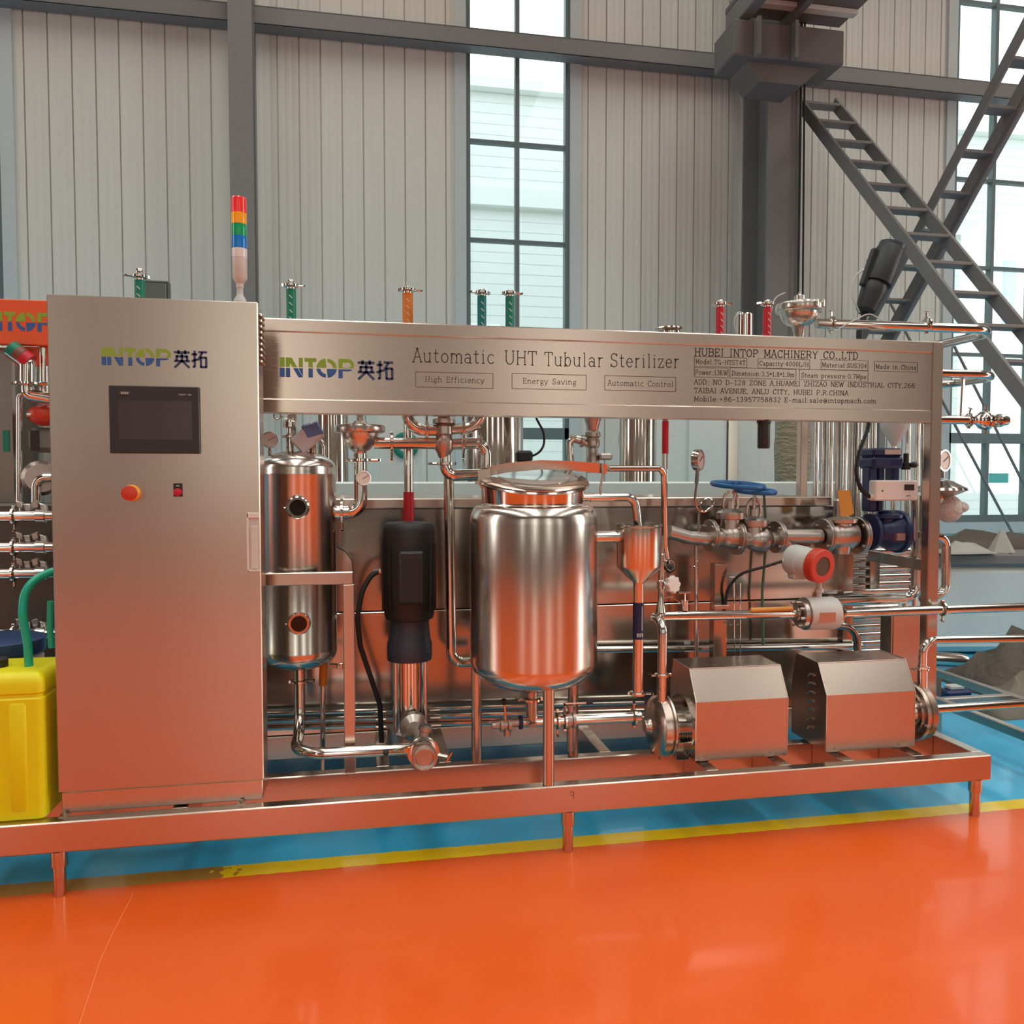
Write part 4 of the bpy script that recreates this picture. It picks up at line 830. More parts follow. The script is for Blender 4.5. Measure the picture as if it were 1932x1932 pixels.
MB().lathe(q1-Vector((0, 0, .12)), (0, 0, 1), [(.012, 0), (.014, .06), (.014, .12)], 16).build('drain_stem', CST, lv_)
dvv = thing('drain_valve', 'little ball valve with a black knob left of the tank outlet', 'valve', P(958, 1365, BY))
MB().tube([P(985, 1362, BY), P(935, 1366, BY)], .017, seg=16).lathe(P(965, 1366, BY), (-1, 0, 0), [(.015, 0), (.028, .002), (.028, .014), (.02, .018), (.02, .03), (.027, .032), (.027, .044), (.017, .048), (.013, .075)], 20).cyl(P(957, 1362, BY), P(957, 1388, BY), .014, seg=14).build('body', CST, dvv)
MB().tube([P(954, 1362, BY-.01), P(952, 1330, BY-.01)], .0045, seg=8).build('lever', POL, dvv); MB().sphere(P(951, 1324, BY-.01), .0125).build('knob', BLK, dvv)
MB().lathe(P(978, 1363, BY), (1, 0, 0), [(.02, 0), (.026, .002), (.026, .014), (.02, .016)], 20).build('gasket', BLU, dvv)

# ---- the two covered pumps
def covpump(label, x0, x1, right):
    o = thing('centrifugal_pump', label, 'pump', ((x0+x1)/2, .23, ZT))
    yf, ys, yb, zb_, zm, zt_ = .115, .178, .345, .264, .492, .608
    MB().prism([(yf, zb_), (yf, zm), (ys, zt_), (yb, zt_+.004), (yb+.03, zm), (yb+.03, zb_)], x0, x1, 'yz').build('cover', SAT, o, 12)
    k = MB()
    for e in (x0, x1): k.tube([(e, yf, zb_), (e, yf, zm), (e, ys, zt_), (e, yb, zt_+.004)], .0022, .0, 6)
    k.tube([(x0, ys, zt_), (x1, ys, zt_)], .0025, seg=6); k.build('cover_edge', SAT, o)
    k = MB()
    for i in range(7): z = .335+i*.036; y_ = .20; k.tube([(x0-.001, y_, z), (x0-.006, y_+.018, z+.004), (x0-.006, y_+.035, z-.006), (x0-.001, y_+.05, z-.016)], .004, .01, 6)
    if right: k.build('vent_slot', SAT, o)
    k = MB()
    for x in (x0+.05, x1-.06): k.box(x-.02, x+.02, .14, .36, ZT, zb_+.01, .002); k.cyl((x-.01, yf-.004, zb_+.012), (x-.01, yf+.01, zb_+.012), .006, seg=6)
    k.build('mounting_foot', CST, o)
    s_ = 1 if right else -1; xe = x1 if right else x0; yc, zc_ = .235, .372
    k = MB(); k.lathe((xe, yc, zc_), (s_, 0, 0), [(.066, -.02), (.066, .03), (.068, .055), (.09, .058), (.09, .066), (.062, .068)], 36); k.build('adapter', POL, o)
    k = MB()
    for dx in (.012, .022, .032):
        for i in range(5): a = math.radians(-60-i*22); k.bar((xe+s_*dx, yc+.067*math.cos(a+.2), zc_+.067*math.sin(a+.2)), (xe+s_*dx, yc+.067*math.cos(a-.2), zc_+.067*math.sin(a-.2)), .002, .0035, (1, 0, 0))
    k.build('adapter_slot', RUB, o)
    k = MB(); k.lathe((xe+s_*.064, yc, zc_), (s_, 0, 0), [(.085, 0), (.118, .001), (.122, .006), (.122, .014), (.112, .018), (.112, .022), (.12, .026), (.118, .050), (.10, .066), (.05, .075), (.03, .076), (.024, .09), (.024, .10)], 48)
    k.build('volute', SAT, o)
    k = MB()
    for i in range(6): a = 2*PI*(i+.3)/6; k.cyl((xe+s_*.056, yc+.106*math.cos(a), zc_+.106*math.sin(a)), (xe+s_*.085, yc+.106*math.cos(a), zc_+.106*math.sin(a)), .006, seg=8)
    k.build('bolt', POL, o)
    k = MB(); xo = xe+s_*.102; k.tube([(xo, yc-.03, zc_+.09), (xo, yc-.03, zc_+.20)], .020, seg=18); k.build('outlet', POL, o)
    MB().cyl((xe+s_*.10, yc, zc_-.118), (xe+s_*.10, yc, zc_-.135), .006, seg=8).build('drain_plug', POL, o)
    return o, xo, yc, zc_
p1, xo1, yc, zc_ = covpump('left covered pump with plain steel hood beside the funnel spout', 1.247, 1.632, False)
MB().cyl((1.247, .235, .372), (1.235, .235, .372), .121, seg=48).build('motor_flange', DST, p1)
MB().box(1.19, 1.245, .17, .33, ZT, ZT+.07, .003).build('pedestal', DST, p1)
p2, xo2, yc, zc_ = covpump('right covered pump whose hood has louvre slots on its end', 1.80, 2.195, True)
xo1z = Z(1165, PYA-.02, 1240)
y_ = yc-.03; FLY0 = .33
pipe('process_pipe', 'riser from the left pump that bends back into the level flow line', [Vector((xo1, y_, zc_+.19)), Vector((xo1, y_, Z(1163, FLY0, 1240))), Vector((xo1, FLY0, Z(1163, FLY0, 1240))), Vector((xo1+.12, FLY0, Z(1163, FLY0, 1240)))], .0185, .045, [((xo1, y_, zc_+.21), (0, 0, 1), (-1, 0, 0))])
FLY = .33
pipe('process_pipe', 'level flow line from the left pump to the flow meter', [Vector((xo1+.115, FLY, Z(1163, FLY, 1240))), P(1512, 1158, FLY)], .0195, .05)
q1, q2 = P(1412, 1155, FLY), P(1490, 1152, FLY); q1.y -= .012; q2.y -= .012
tag(MB().tube([q1+Vector((0, -.008, .012)), q2+Vector((0, -.008, .012))], .0095, seg=10).build('tag_strip', mat('orange_tape', (.72, .33, .06), .5)), 'strip of orange tape along the flow line before the meter', 'tape')
pipe('process_pipe', 'long level pipe leaving the flow meter past the frame post to the right', [P(1580, 1157, FLY), P(1700, 1152, FLY), P(2300, 1133, FLY)], .0195, .1, [(P(1778, 1149, FLY), (1, 0, 0), (0, 0, -1))])
yo = yc-.03
pipe('process_pipe', 'outlet pipe of the right pump turning away to the right', [Vector((xo2, yo, zc_+.19)), Vector((xo2, yo, Z(1208, yo, 1730))), P(2300, 1200, yo)], .0165, .055, [((xo2, yo, zc_+.185), (0, 0, 1), (-1, 0, 0))])
pipe('process_pipe', 'low suction pipe running to the right pump from the right', [Vector((2.195+.15, yc, zc_)), Vector((4.2, yc, zc_+.01))], .0185)
# flow meter
fm = thing('flow_meter', 'magnetic flow meter with grey head and red rimmed window', 'flow meter', P(1543, 1157, FLY))
q1 = P(1506, 1158, FLY); q2 = P(1583, 1156, FLY); L_ = (q2-q1).length; R_ = S(1543, FLY, 31)
MB().lathe(q1, q2-q1, [(.03, 0), (R_*.86, .004), (R_*.9, .012), (R_*.9, .022), (R_, .026), (R_, .03)], 36).build('inlet_flange', CST, fm)
k = MB(); u, v = frame(q2-q1)
for i in range(8):
    a = 2*PI*i/8+.2; c = q1+(q2-q1).normalized()*.004+(u*math.cos(a)+v*math.sin(a))*R_*.74; k.cyl(c-(q2-q1).normalized()*.022, c+(q2-q1).normalized()*.01, .006, seg=6)
k.lathe(q1-(q2-q1).normalized()*.02, q2-q1, [(.024, 0), (.034, .002), (.034, .012), (.024, .014)], 20)
k.build('flange_bolts', CST, fm)
MB().lathe(q1, q2-q1, [(R_*.97, .028), (R_, .036), (R_, L_-.03), (R_*.95, L_-.022)], 40).build('body', WTG, fm)
MB().lathe(q1, q2-q1, [(R_*.93, L_-.024), (R_*.9, L_-.012), (.03, L_-.002), (.026, L_+.02)], 36).build('outlet_flange', POL, fm)
k = MB(); cxx = (q1+q2)/2
MB().box(cxx.x-.038, cxx.x+.035, FLY-R_-.001, FLY-R_*.8, cxx.z-.026, cxx.z+.014).build('nameplate', mat('copper_plate', (.62, .30, .20), .4, .6), fm)
hc = P(1540, 1066, FLY-.02); ha = Vector((.30, -.95, -.10)).normalized(); hr = S(1548, FLY, 30)
MB().cyl((cxx.x, FLY, cxx.z+R_*.8), (cxx.x, FLY, hc.z-hr*.6), .011, seg=14).cyl((cxx.x, FLY, cxx.z+R_+.02), (cxx.x, FLY, cxx.z+R_+.035), .019, seg=6).build('neck', WTG, fm)
h0 = hc-ha*.085
MB().lathe(h0, ha, [(hr*.7, -.055), (hr*.95, -.045), (hr, -.03), (hr, .02), (hr*.96, .022), (hr*.96, .085)], 32).cyl(h0+Vector((-.02, .0, 0)), h0+Vector((-.075, .02, .0)), .011, seg=10).box(h0.x-.04, h0.x+.04, h0.y-.02, h0.y+.04, h0.z-hr-.01, h0.z-hr*.5, .006).build('head', WTG, fm)
wr = MB().lathe(h0, ha, [(hr*.98, .075), (hr*1.08, .08), (hr*1.08, .115), (hr*1.0, .122), (hr*.62, .122), (hr*.60, .116)], 36).build('window_rim', RED, fm)
MB().cyl(h0+ha*.112, h0+ha*.118, hr*.62, seg=28).build('window', mat('meter_window', (.09, .085, .075), .15), wr)
tag(MB().tube([h0+Vector((-.07, .02, 0)), P(1440, 1070, .42), P(1395, 1082, .46), P(1372, 1112, .5), P(1362, 1180, .55)], .0065, .1, 8).build('signal_cable', RUB), 'thin black cable arching from the flow meter head to the strut', 'cable')
# dark bent hose into the top of the right pump
pipe('process_pipe', 'dark bent pipe dropping behind the hood of the right pump', [P(1545, 1178, .47), P(1616, 1182, .47), P(1620, 1275, .47)], .017, .08, (), DST)

# ---- steam line with two handwheel valves, flow and control valve (behind the pumps)
SY = .60; sl = lambda px, py: P(px, py, SY)
pipe('steam_pipe', 'steel steam pipe with flanges feeding the two handwheel valves', [sl(1262, 1003), sl(1300, 1014), sl(1374, 1019)], .031, .05, (), CST)
def gate(label, px, py, wheel, ww, stem_px):
    q = sl(px, py); o = thing('globe_valve', label, 'valve', q); k = MB()
    k.sphere(q, .058, (1.25, 1, 1)).lathe(q+Vector((-.10, 0, 0)), (1, 0, 0), [(.036, 0), (.036, .2)], 20)
    tp = sl(stem_px, 972 if px < 1400 else 986); k.lathe((tp.x, SY, q.z), (0, 0, 1), [(.045, 0), (.042, tp.z-q.z-.02), (.062, tp.z-q.z-.016), (.064, tp.z-q.z-.004), (.064, tp.z-q.z+.012), (.058, tp.z-q.z+.016), (.03, tp.z-q.z+.03)], 28); k.build('body', CST, o)
    wz = P(wheel[0], wheel[1], SY).z; wc = Vector((P(wheel[0], wheel[1], SY).x, SY, wz)); base = Vector((tp.x, SY, tp.z+.01)); k = MB()
    for s_ in (-1, 1): k.tube([base+Vector((s_*.022, 0, 0)), base+Vector((s_*.034, 0, .03)), base+Vector((s_*.030, 0, .075)), base+Vector((s_*.008, 0, .10))], .007, .02, 8)
    k.cyl(base, wc, .008, seg=10); k.cyl(base+Vector((0, 0, .02)), base+Vector((0, 0, .05)), .016, seg=6); k.build('yoke', CST, o)
    k = MB(); k.torus(wc, (.03, -.10, 1), ww, .011, 40, 10)
    for i in range(5):
        a = 2*PI*i/5+.3; k.tube([wc+Vector((0, 0, .004)), wc+Vector((math.cos(a)*ww, math.sin(a)*ww, -math.cos(a)*ww*.10))], .008, seg=8)
    k.cyl(wc+Vector((0, 0, -.012)), wc+Vector((0, 0, .012)), .018, seg=12); k.build('handwheel', HWB, o); return o
v1 = gate('left steam valve with the larger blue handwheel', 1381, 1012, (1392, 915), .112, 1378)
v2 = gate('right steam valve with the smaller blue handwheel', 1432, 1018, (1424, 926), .088, 1422)
flange(v1, sl(1340, 1010), (1, .1, 0), .072, .010); flange(v1, sl(1389, 1014), (1, .1, 0), .078, .011)
flange(v2, sl(1465, 1013), (1, .1, 0), .074, .011)
yst = thing('strainer', 'slanting strainer leg on the steam pipe right of the handwheel valves', 'strainer', sl(1490, 1030))
MB().lathe(sl(1482, 1022), (1, 0, -1), [(.032, -.03), (.032, .08), (.042, .082), (.042, .10), (.02, .104)], 20).build('body', CST, yst)
pipe('steam_pipe', 'short thick steam pipe between strainer and control valve', [sl(1470, 1012), sl(1548, 1012)], .034, .05, (), CST)
cvv = thing('control_valve', 'cast steel control valve body hung with a brown paper tag', 'valve', sl(1585, 1010))
q = sl(1586, 1010); MB().lathe(q+Vector((-.065, 0, 0)), (1, 0, 0), [(.05, 0), (.065, .02), (.068, .05), (.068, .09), (.06, .13)], 28).lathe(q, (0, 0, 1), [(.055, 0), (.052, .055), (.072, .06), (.074, .075), (.05, .082), (.034, .086), (.034, .16), (.026, .17)], 28).lathe(q+Vector((0, 0, -.085)), (0, 0, 1), [(.04, 0), (.045, .01), (.05, .04)], 20).build('body', CST, cvv)
flange(cvv, sl(1555, 1011), (1, .05, 0), .080, .012); flange(cvv, sl(1620, 1010), (1, .05, 0), .086, .012, name='flange')
tg = [P(1580, 925, SY-.09), P(1603, 925, SY-.09), P(1611, 968, SY-.09), P(1600, 974, SY-.09), P(1586, 974, SY-.09)]
tag(MB().prism([(v.x, v.z) for v in tg], SY-.0915, SY-.0895).build('paper_tag', TAG), 'brown paper tag hanging on the control valve body', 'tag')
bv = thing('blue_actuator_valve', 'navy blue valve with a tall motor actuator left of the frame post', 'valve', sl(1672, 1005))
q = sl(1672, 1003); MB().lathe(q+Vector((-.09, 0, 0)), (1, 0, 0), [(.085, 0), (.085, .016), (.06, .022), (.055, .045), (.07, .07), (.088, .10), (.09, .135), (.10, .14), (.10, .16), (.07, .166)], 36).lathe(q, (0, 0, 1), [(.055, 0), (.055, .06), (.075, .065), (.075, .08), (.045, .085), (.03, .10)], 24).build('body', BLU, bv)
MB().lathe(q+Vector((.078, 0, 0)), (1, 0, 0), [(.06, 0), (.06, .004)], 24).box(q.x-.01, q.x+.032, q.y-.092, q.y-.07, q.z-.035, q.z-.002).build('nameplate', mat('dull_plate', (.4, .25, .22), .4, .4), bv)
a = q.x-.055; zq = lambda py: P(1660, py, SY).z
k = MB(); k.box(X(1633, SY), X(1648, SY), SY-.03, SY+.03, zq(965), zq(880), .006); k.box(X(1676, SY), X(1690, SY), SY-.03, SY+.03, zq(915), zq(880), .006); k.cyl((X(1660, SY), SY, zq(965)), (X(1660, SY), SY, zq(880)), .018, seg=14); k.build('yoke', BLU, bv)
k = MB(); k.box(X(1632, SY), X(1690, SY), SY-.06, SY+.06, zq(884), zq(862), .012); k.box(X(1633, SY), X(1688, SY), SY-.055, SY+.055, zq(862), zq(846), .010); ac = k.build('actuator', BLU, bv)
MB().box(X(1654, SY), X(1684, SY), SY-.0575, SY-.05, zq(858), zq(849)).build('rating_plate', WTG, ac)
wbx = thing('positioner_box', 'small white control box clipped to the blue actuator', 'box', P(1692, 945, SY-.10))
a_, b_ = P(1652, 945, SY-.10), P(1733, 906, SY-.10); MB().box(a_.x, b_.x, SY-.10, SY-.045, a_.z, b_.z, .006).build('case', WHT, wbx)
a_, b_ = P(1706, 925, SY-.10), P(1725, 914, SY-.10); MB().box(a_.x, b_.x, SY-.1012, SY-.098, a_.z, b_.z).build('display', SCR, wbx)
a_ = P(1710, 936, SY-.10); k = MB(); k.box(a_.x, a_.x+.02, SY-.1012, SY-.098, a_.z, a_.z+.003); k.cyl((P(1665, 926, SY-.1).x, SY-.102, P(1665, 926, SY-.1).z), (P(1665, 926, SY-.1).x, SY-.098, P(1665, 926, SY-.1).z), .004, seg=8); k.build('box_mark', INK, wbx)
MB().cyl(P(1640, 937, SY-.07), P(1654, 938, SY-.07), .015, seg=14).build('gland', WHT, wbx)
tag(MB().tube([P(1643, 760, SY-.02), P(1638, 810, SY-.04), P(1622, 850, SY-.07), P(1614, 890, SY-.07), P(1624, 925, SY-.07), P(1642, 938, SY-.07)], .0095, .12, 10).build('power_cable', RUB), 'thick black cable swinging down to the white control box', 'cable')
sol = thing('solenoid_coil', 'small black solenoid with a round plug right of the blue actuator', 'solenoid', P(1708, 880, SY))
MB().lathe(P(1709, 886, SY), (0, 0, 1), [(.020, 0), (.022, .01), (.022, .03), (.012, .034), (.012, .075), (.006, .077)], 18).sphere(P(1724, 877, SY-.02), .016, (1.3, 1, .9)).build('coil', BLK, sol)
# pressure gauge on a looped syphon
gauge('side facing pressure gauge on a thin stem left of the blue handwheels', P(1318, 868, SY), (.72, -.69, 0), S(1316, SY, 20), P(1314, 912, SY))
pipe('syphon_tube', 'thin looped syphon tube that carries the side facing gauge', [P(1314, 912, SY), P(1311, 940, SY), P(1316, 962, SY), P(1330, 967, SY), P(1345, 955, SY), P(1345, 945, SY), P(1337, 938, SY+.03), P(1322, 950, SY+.03), P(1318, 985, SY+.02), P(1318, 1010, SY)], .0055, .05, (), POL, seg=8)
# needle valve with the white star knob, sample fittings on the flow line
nv_ = thing('needle_valve', 'sample valve with a pale scalloped star knob right of the funnel', 'valve', P(1245, 1150, FLY))
xk = P(1247, 1100, FLY).x; zn = lambda py: Z(py, FLY, 1247)
MB().lathe((xk, FLY, 0), (0, 0, 1), [(.022, zn(1155)), (.012, zn(1128)), (.012, zn(1112)), (.017, zn(1110)), (.017, zn(1096)), (.012, zn(1094)), (.012, zn(1060)), (.018, zn(1058)), (.018, zn(1046)), (.012, zn(1044)), (.012, zn(1010))], 18).cyl((xk, FLY, zn(1102)), (xk+.03, FLY-.03, zn(1102)), .009, seg=10).build('body', POL, nv_)
d = Vector((.35, -.9, .1)).normalized(); c = P(1269, 1103, FLY-.05); u, v = frame(d); k = MB(); vs = []
for h in (-.012, -.008, .008, .012):
    rr = .030 if abs(h) > .01 else .034
    vs.append([c+d*h+(u*math.cos(2*PI*i/48)+v*math.sin(2*PI*i/48))*rr*(1+.09*math.cos(8*2*PI*i/48)) for i in range(48)])
n = 48; allv = [q for r_ in vs for q in r_]; k.add(allv, [tuple(range(n))[::-1], tuple(range(3*n, 4*n))]+[(a*n+i, a*n+(i+1) % n, (a+1)*n+(i+1) % n, (a+1)*n+i) for a in range(3) for i in range(n)]); k.build('star_knob', WHT, nv_)
bk = thing('hand_valve', 'small valve with a round black handwheel just above the star knob', 'valve', P(1262, 1075, FLY+.06)); MB().sphere(P(1263, 1072, FLY+.03), .024, (1, .6, .85)).build('handwheel', BLK, bk); MB().torus(P(1265, 1066, FLY+.0), (.2, -1, .3), .022, .003, 24, 6).build('rim', POL, bk); MB().tube([P(1263, 1072, FLY+.03), P(1250, 1078, FLY+.03)], .007, seg=8).build('stem', POL, bk)
sf_ = thing('sample_fitting', 'low clamped sample fitting on the flow line right of the star knob', 'fitting', P(1292, 1150, FLY))
q = P(1292, 1152, FLY); MB().lathe(q, (0, 0, 1), [(.013, 0), (.013, .038), (.016, .04), (.016, .044)], 14).tube([P(1250, 1128, FLY), P(1268, 1126, FLY), P(1288, 1140, FLY), P(1308, 1138, FLY)], .0035, .01, 8).tube([P(1292, 1140, FLY-.01), P(1292, 1120, FLY-.01)], .003, seg=6).cyl(P(1281, 1119, FLY-.01), P(1303, 1118, FLY-.01), .0045, seg=8).build('body', POL, sf_)
# square strut with foot plate and the slender rod frame beside it
stt = thing('strut', 'square steel strut holding up the steam line behind the flow line', 'strut', (X(1362, .55), .55, ZT))
MB().box(X(1350, .53), X(1375, .53), .53, .58, ZT-.05, Z(1064, .53, 1360), .003).build('post', DST, stt); MB().box(X(1345, .53), X(1375, .53), .50, .53, Z(1150, .5, 1360), Z(1142, .5, 1360), .002).build('plate', SAT, stt)
k = MB(); k.tube([P(1385, 1090, .5), P(1386, 1230, .5)], .0025, seg=6); k.tube([P(1397, 1100, .5), P(1397, 1235, .5)], .0025, seg=6); k.cyl(P(1376, 1089, .5), P(1392, 1089, .5), .004, seg=8); k.cyl(P(1376, 1179, .5), P(1397, 1179, .5), .003, seg=6)
tag(k.build('hanger_rod', POL), 'pair of slender hanger rods right of the square strut', 'rod')
pipe('process_pipe', 'vertical drop pipe between funnel and square strut', [P(1313, 1030, .6), P(1314, 1290, .6)], .0095, .05, [(P(1313, 1070, .6), (0, 0, 1), (-1, 0, 0))])
pipe('green_tube', 'thin green tube running down behind the steam valves', [P(1441, 925, .70), P(1446, 1010, .70), P(1438, 1120, .70), P(1440, 1215, .70)], .0065, .2, (), mat('dull_green_rubber', (.09, .18, .10), .5), seg=8)
pipe('process_pipe', 'tall riser pipe with a red sleeve seen through the frame right of the lid', [P(1255, 740, .62), P(1254, 900, .62), P(1254, 1000, .62)], .0125)
a_, b_ = P(1257, 795, .62), P(1257, 856, .62); tag(MB().cyl((a_.x-.004, .62, b_.z), (a_.x-.004, .62, a_.z), .0145, seg=16).build('flow_sleeve', REL), 'red flow sleeve on the riser right of the balance tank lid', 'label')
# upright divert valve in the background of the lid
dvx = thing('seat_valve', 'upright cast valve with conical bonnet behind the right side of the lid', 'valve', P(1118, 880, .62))
zq = lambda py: Z(py, .62, 1118); xq = X(1118, .62)
MB().lathe((xq, .62, 0), (0, 0, 1), [(.026, zq(892)), (.03, zq(866)), (.022, zq(858)), (.022, zq(846)), (.03, zq(842)), (.032, zq(832)), (.026, zq(826)), (.034, zq(824)), (.034, zq(816)), (.022, zq(812)), (.038, zq(790)), (.038, zq(760)), (.03, zq(700))], 24).build('body', CST, dvx)
k = MB(); k.cyl((xq-.02, .62, zq(838)), (xq-.10, .62, zq(826)), .016, seg=14); k.lathe((xq-.04, .62, zq(833)), (-1, 0, .15), [(.018, 0), (.028, .003), (.028, .014), (.018, .017)], 18); k.box(xq+.02, xq+.075, .57, .64, zq(868), zq(856), .006); k.build('side_port', CST, dvx)
pipe('process_pipe', 'short bright elbow behind the lid joined to the upright valve', [P(1100, 830, .62), P(1074, 826, .62), P(1078, 890, .62)], .0155, .03)
k = MB(); k.box(X(974, .62), X(1004, .62), .60, .66, Z(872, .62, 990), Z(850, .62, 990), .01); tag(k.build('plug_box', BLK), 'black plug box peeping over the lid yoke', 'box')
tag(MB().tube([P(1004, 760, .6), P(1012, 790, .6), P(1026, 815, .6), P(1027, 840, .6), P(1017, 855, .6), P(1000, 862, .62)], .005, .08, 8).build('signal_cable', RUB), 'thin black cable hanging in the gap above the lid', 'cable')

# ---- heat exchanger housing behind, and its bare tube bundle at the right
hx = thing('exchanger_housing', 'long mirror polished steel housing at the back of the skid', 'housing', (.5, 1.1, ZT))
HXR = X(1588, .76, 1100)
k = MB(); zt_ = 1.268
k.box(-1.0, HXR, .765, 1.5, Z(1155, .765, 700)+.004, zt_-.045, .003); k.build('upper_panel', DST, hx)
MB().box(-1.0, HXR, .762, 1.5, ZT+.001, Z(1155, .765, 700), .003).build('lower_panel', DST, hx)
MB().box(-1.0, X(1572, .74), .745, 1.52, zt_-.043, zt_, .004).build('top_ledge', SAT, hx)
k = MB()
MB().box(HXR-.004, HXR+.05, .74, .80, ZT, 1.05, .003).build('corner_post', DST, hx)
bx0 = X(1585, .95)
tb_ = thing('tube_bundle', 'stack of level heat exchanger tubes showing right of the housing', 'tube bundle', (2.2, 1.0, ZT))
ys = (1042, 1058, 1074, 1090, 1104, 1118, 1168, 1184, 1200, 1216, 1232)
for i, py in enumerate(ys):
    for j, Yt in enumerate((.88, .97)):
        a_, b_ = P(1560, py+j*6, Yt), P(1722 if py < 1150 else 1672, py+j*6, Yt); MB().tube([a_, Vector((b_.x, Yt, a_.z))], .0165, seg=12).build('tube', POL, tb_)
for i in range(0, 5, 2):
    a_ = P(1722, ys[i], .88); b_ = P(1722, ys[i+1], .88); MB().tube([Vector((a_.x-.01, .88, a_.z)), Vector((a_.x+.035, .88, a_.z)), Vector((a_.x+.035, .88, b_.z)), Vector((a_.x-.01, .88, b_.z))], .0165, .018, 12).build('return_bend', POL, tb_)
k = MB(); k.box(X(1645, .8), X(1664, .8), .80, .84, P(1650, 1112, .8).z, P(1650, 1050, .8).z, .003); k.bar(P(1640, 1048, .8), P(1752, 1068, .55), .03, .05); tag(k.build('valve_bracket', DST), 'dull steel bracket carrying the blue valve to the frame post', 'bracket')
MBp = MB().box(X(1690, .62), X(1742, .62), .62, .70, ZT, Z(1158, .62, 1710), .004); MBp.box(X(1666, .70), X(1690, .62), .62, .70, ZT, Z(1158, .62, 1710), .004); tag(MBp.build('rear_column', SAT), 'broad steel upright behind the right pump hood', 'column')
pipe('process_pipe', 'large bright pipe that runs under the blue valve and turns up beside the post', [P(1566, 1133, .70), P(1729, 1128, .66), P(1729, 935, .66)], .0255, .07)
pipe('process_pipe', 'thick dull pipe end lying under the large bright pipe', [P(1540, 1151, .845), P(1690, 1146, .845)], .022)
a_ = P(1728, 932, .66); pipe('process_pipe', 'vertical thin pipe rising beside the right post', [P(1741, 1045, .60), P(1741, 800, .60)], .008)
pipe('process_pipe', 'long low pipe lying across the front of the housing', [P(1120, 1226, .70), P(1625, 1219, .70)], .0165)
for i, (py, r_) in enumerate(((1338, .008), (1352, .010), (1366, .012))):
    k = MB(); k.tube([P(470, py+10-i, .71), P(860, py+1, .71), P(1215, py-12+i, .71)], r_, .1, 8)
    tag(k.build('drain_line', POL), ('uppermost of three thin lines along the foot of the housing', 'middle one of three thin lines along the foot of the housing', 'lowest of three thin lines along the foot of the housing')[i], 'pipe', 'thin lines along the housing foot')
k = MB(); a_, b_ = P(1291, 1216, .76), P(1303, 1210, .76); tag(MB().box(a_.x, b_.x, .7615, .764, a_.z, b_.z).build('small_label', WTG), 'tiny white label on the housing left of the strut', 'label')
# electrical box and white funnel tank glimpsed beside the slim tank
k = MB(); k.prism([(X(640, .74), Z(1080, .74)), (X(664, .74), Z(1080, .74)), (X(662, .74), Z(1052, .74)), (X(650, .74), Z(1036, .74)), (X(634, .74), Z(1028, .74)), (X(634, .74), Z(1080, .74))], .70, .74); tag(k.build('cover_plate', SAT), 'rounded cover plate on the housing right of the slim tank', 'cover')

# ---- things on top of the machine
dt = thing('diaphragm_valve', 'saucer shaped diaphragm valve on top of the sign at its right end', 'valve', P(1510, 628, .70))
c = P(1508, 590, .70); R_ = S(1508, .70, 43); z_ = lambda py: Z(py, .70, 1508)
MB().lathe((c.x, .70, 0), (0, 0, 1), [(.02, z_(640)), (.028, z_(622)), (.034, z_(616)), (R_*.50, z_(613)), (R_*.66, z_(607)), (R_*.78, z_(598)), (R_*.80, z_(591)), (R_*.93, z_(590)), (R_*.98, z_(588)), (R_, z_(585)), (R_, z_(577)), (R_*.97, z_(574)), (R_*.9, z_(573)), (R_*.3, z_(571)), (.024, z_(569)), (.024, z_(559)), (.018, z_(557)), (.006, z_(555)), (.006, z_(552))], 44).build('body', MTT, dt)
k = MB()
for a in (0, .03): k.box(c.x+.02+a, c.x+.03+a, .70-R_-.01, .70-R_+.006, z_(588), z_(574), .002)
k.build('clamp', POL, dt)
tpz = P(1560, 613, .70).z
pipe('process_pipe', 'upper long pipe loop reaching out over the right end of the sign', [P(1540, 610, .70), Vector((X(1898, .62), .66, tpz)), Vector((X(1898, .62), 1.15, tpz)), Vector((X(1700, 1.15), 1.15, tpz))], .0225, .16, [(P(1568, 611, .70), (1, 0, 0)), (P(1748, 612, .68), (1, 0, 0), (0, 0, 1))])
tz2 = P(1830, 706, .60).z
pipe('process_pipe', 'lower pipe loop sticking out beyond the right post', [Vector((2.2, .60, tz2)), Vector((X(1892, .6), .60, tz2)), Vector((X(1892, .6), 1.02, tz2)), Vector((2.2, 1.02, tz2))], .0205, .15)
tag(MB().tube([Vector((X(1813, .62), .62, tz2-.01)), Vector((X(1811, .62), .62, P(1811, 790, .62).z))], .008, seg=10).build('stay_tube', POL), 'short upright stay between the two right hand pipes', 'tube')
tz3 = P(1780, 792, .60).z
rp = pipe('process_pipe', 'clamped pipe end with a check valve right of the post below the sign', [Vector((2.2, .60, tz3)), Vector((X(1828, .60), .60, tz3))], .0205, .05, [(Vector((X(1826, .60), .60, tz3)), (1, 0, 0), (0, -.1, 1))])
e = X(1828, .60); MB().lathe((e, .60, tz3), (1, 0, 0), [(.018, 0), (.018, .02), (.03, .05), (.042, .062), (.042, .075), (.048, .078), (.048, .092), (.034, .096), (.022, .11), (.018, .125), (.018, .15), (.032, .152), (.032, .166), (.026, .17), (.022, .20)], 28).cyl((e+.085, .60, tz3+.04), (e+.085, .60, tz3+.07), .008, seg=8).cyl((e+.085, .60, tz3-.04), (e+.085, .60, tz3-.065), .008, seg=8).build('check_valve', POL, rp)
gauge('pressure gauge half hidden behind the right post', P(1778, 869, .62), (.35, -.93, 0), S(1778, .62, 21), P(1778, 902, .62))
pa = thing('wrapped_actuator', 'film wrapped valve actuator sticking out right of the post', 'actuator', P(1790, 985, .62))
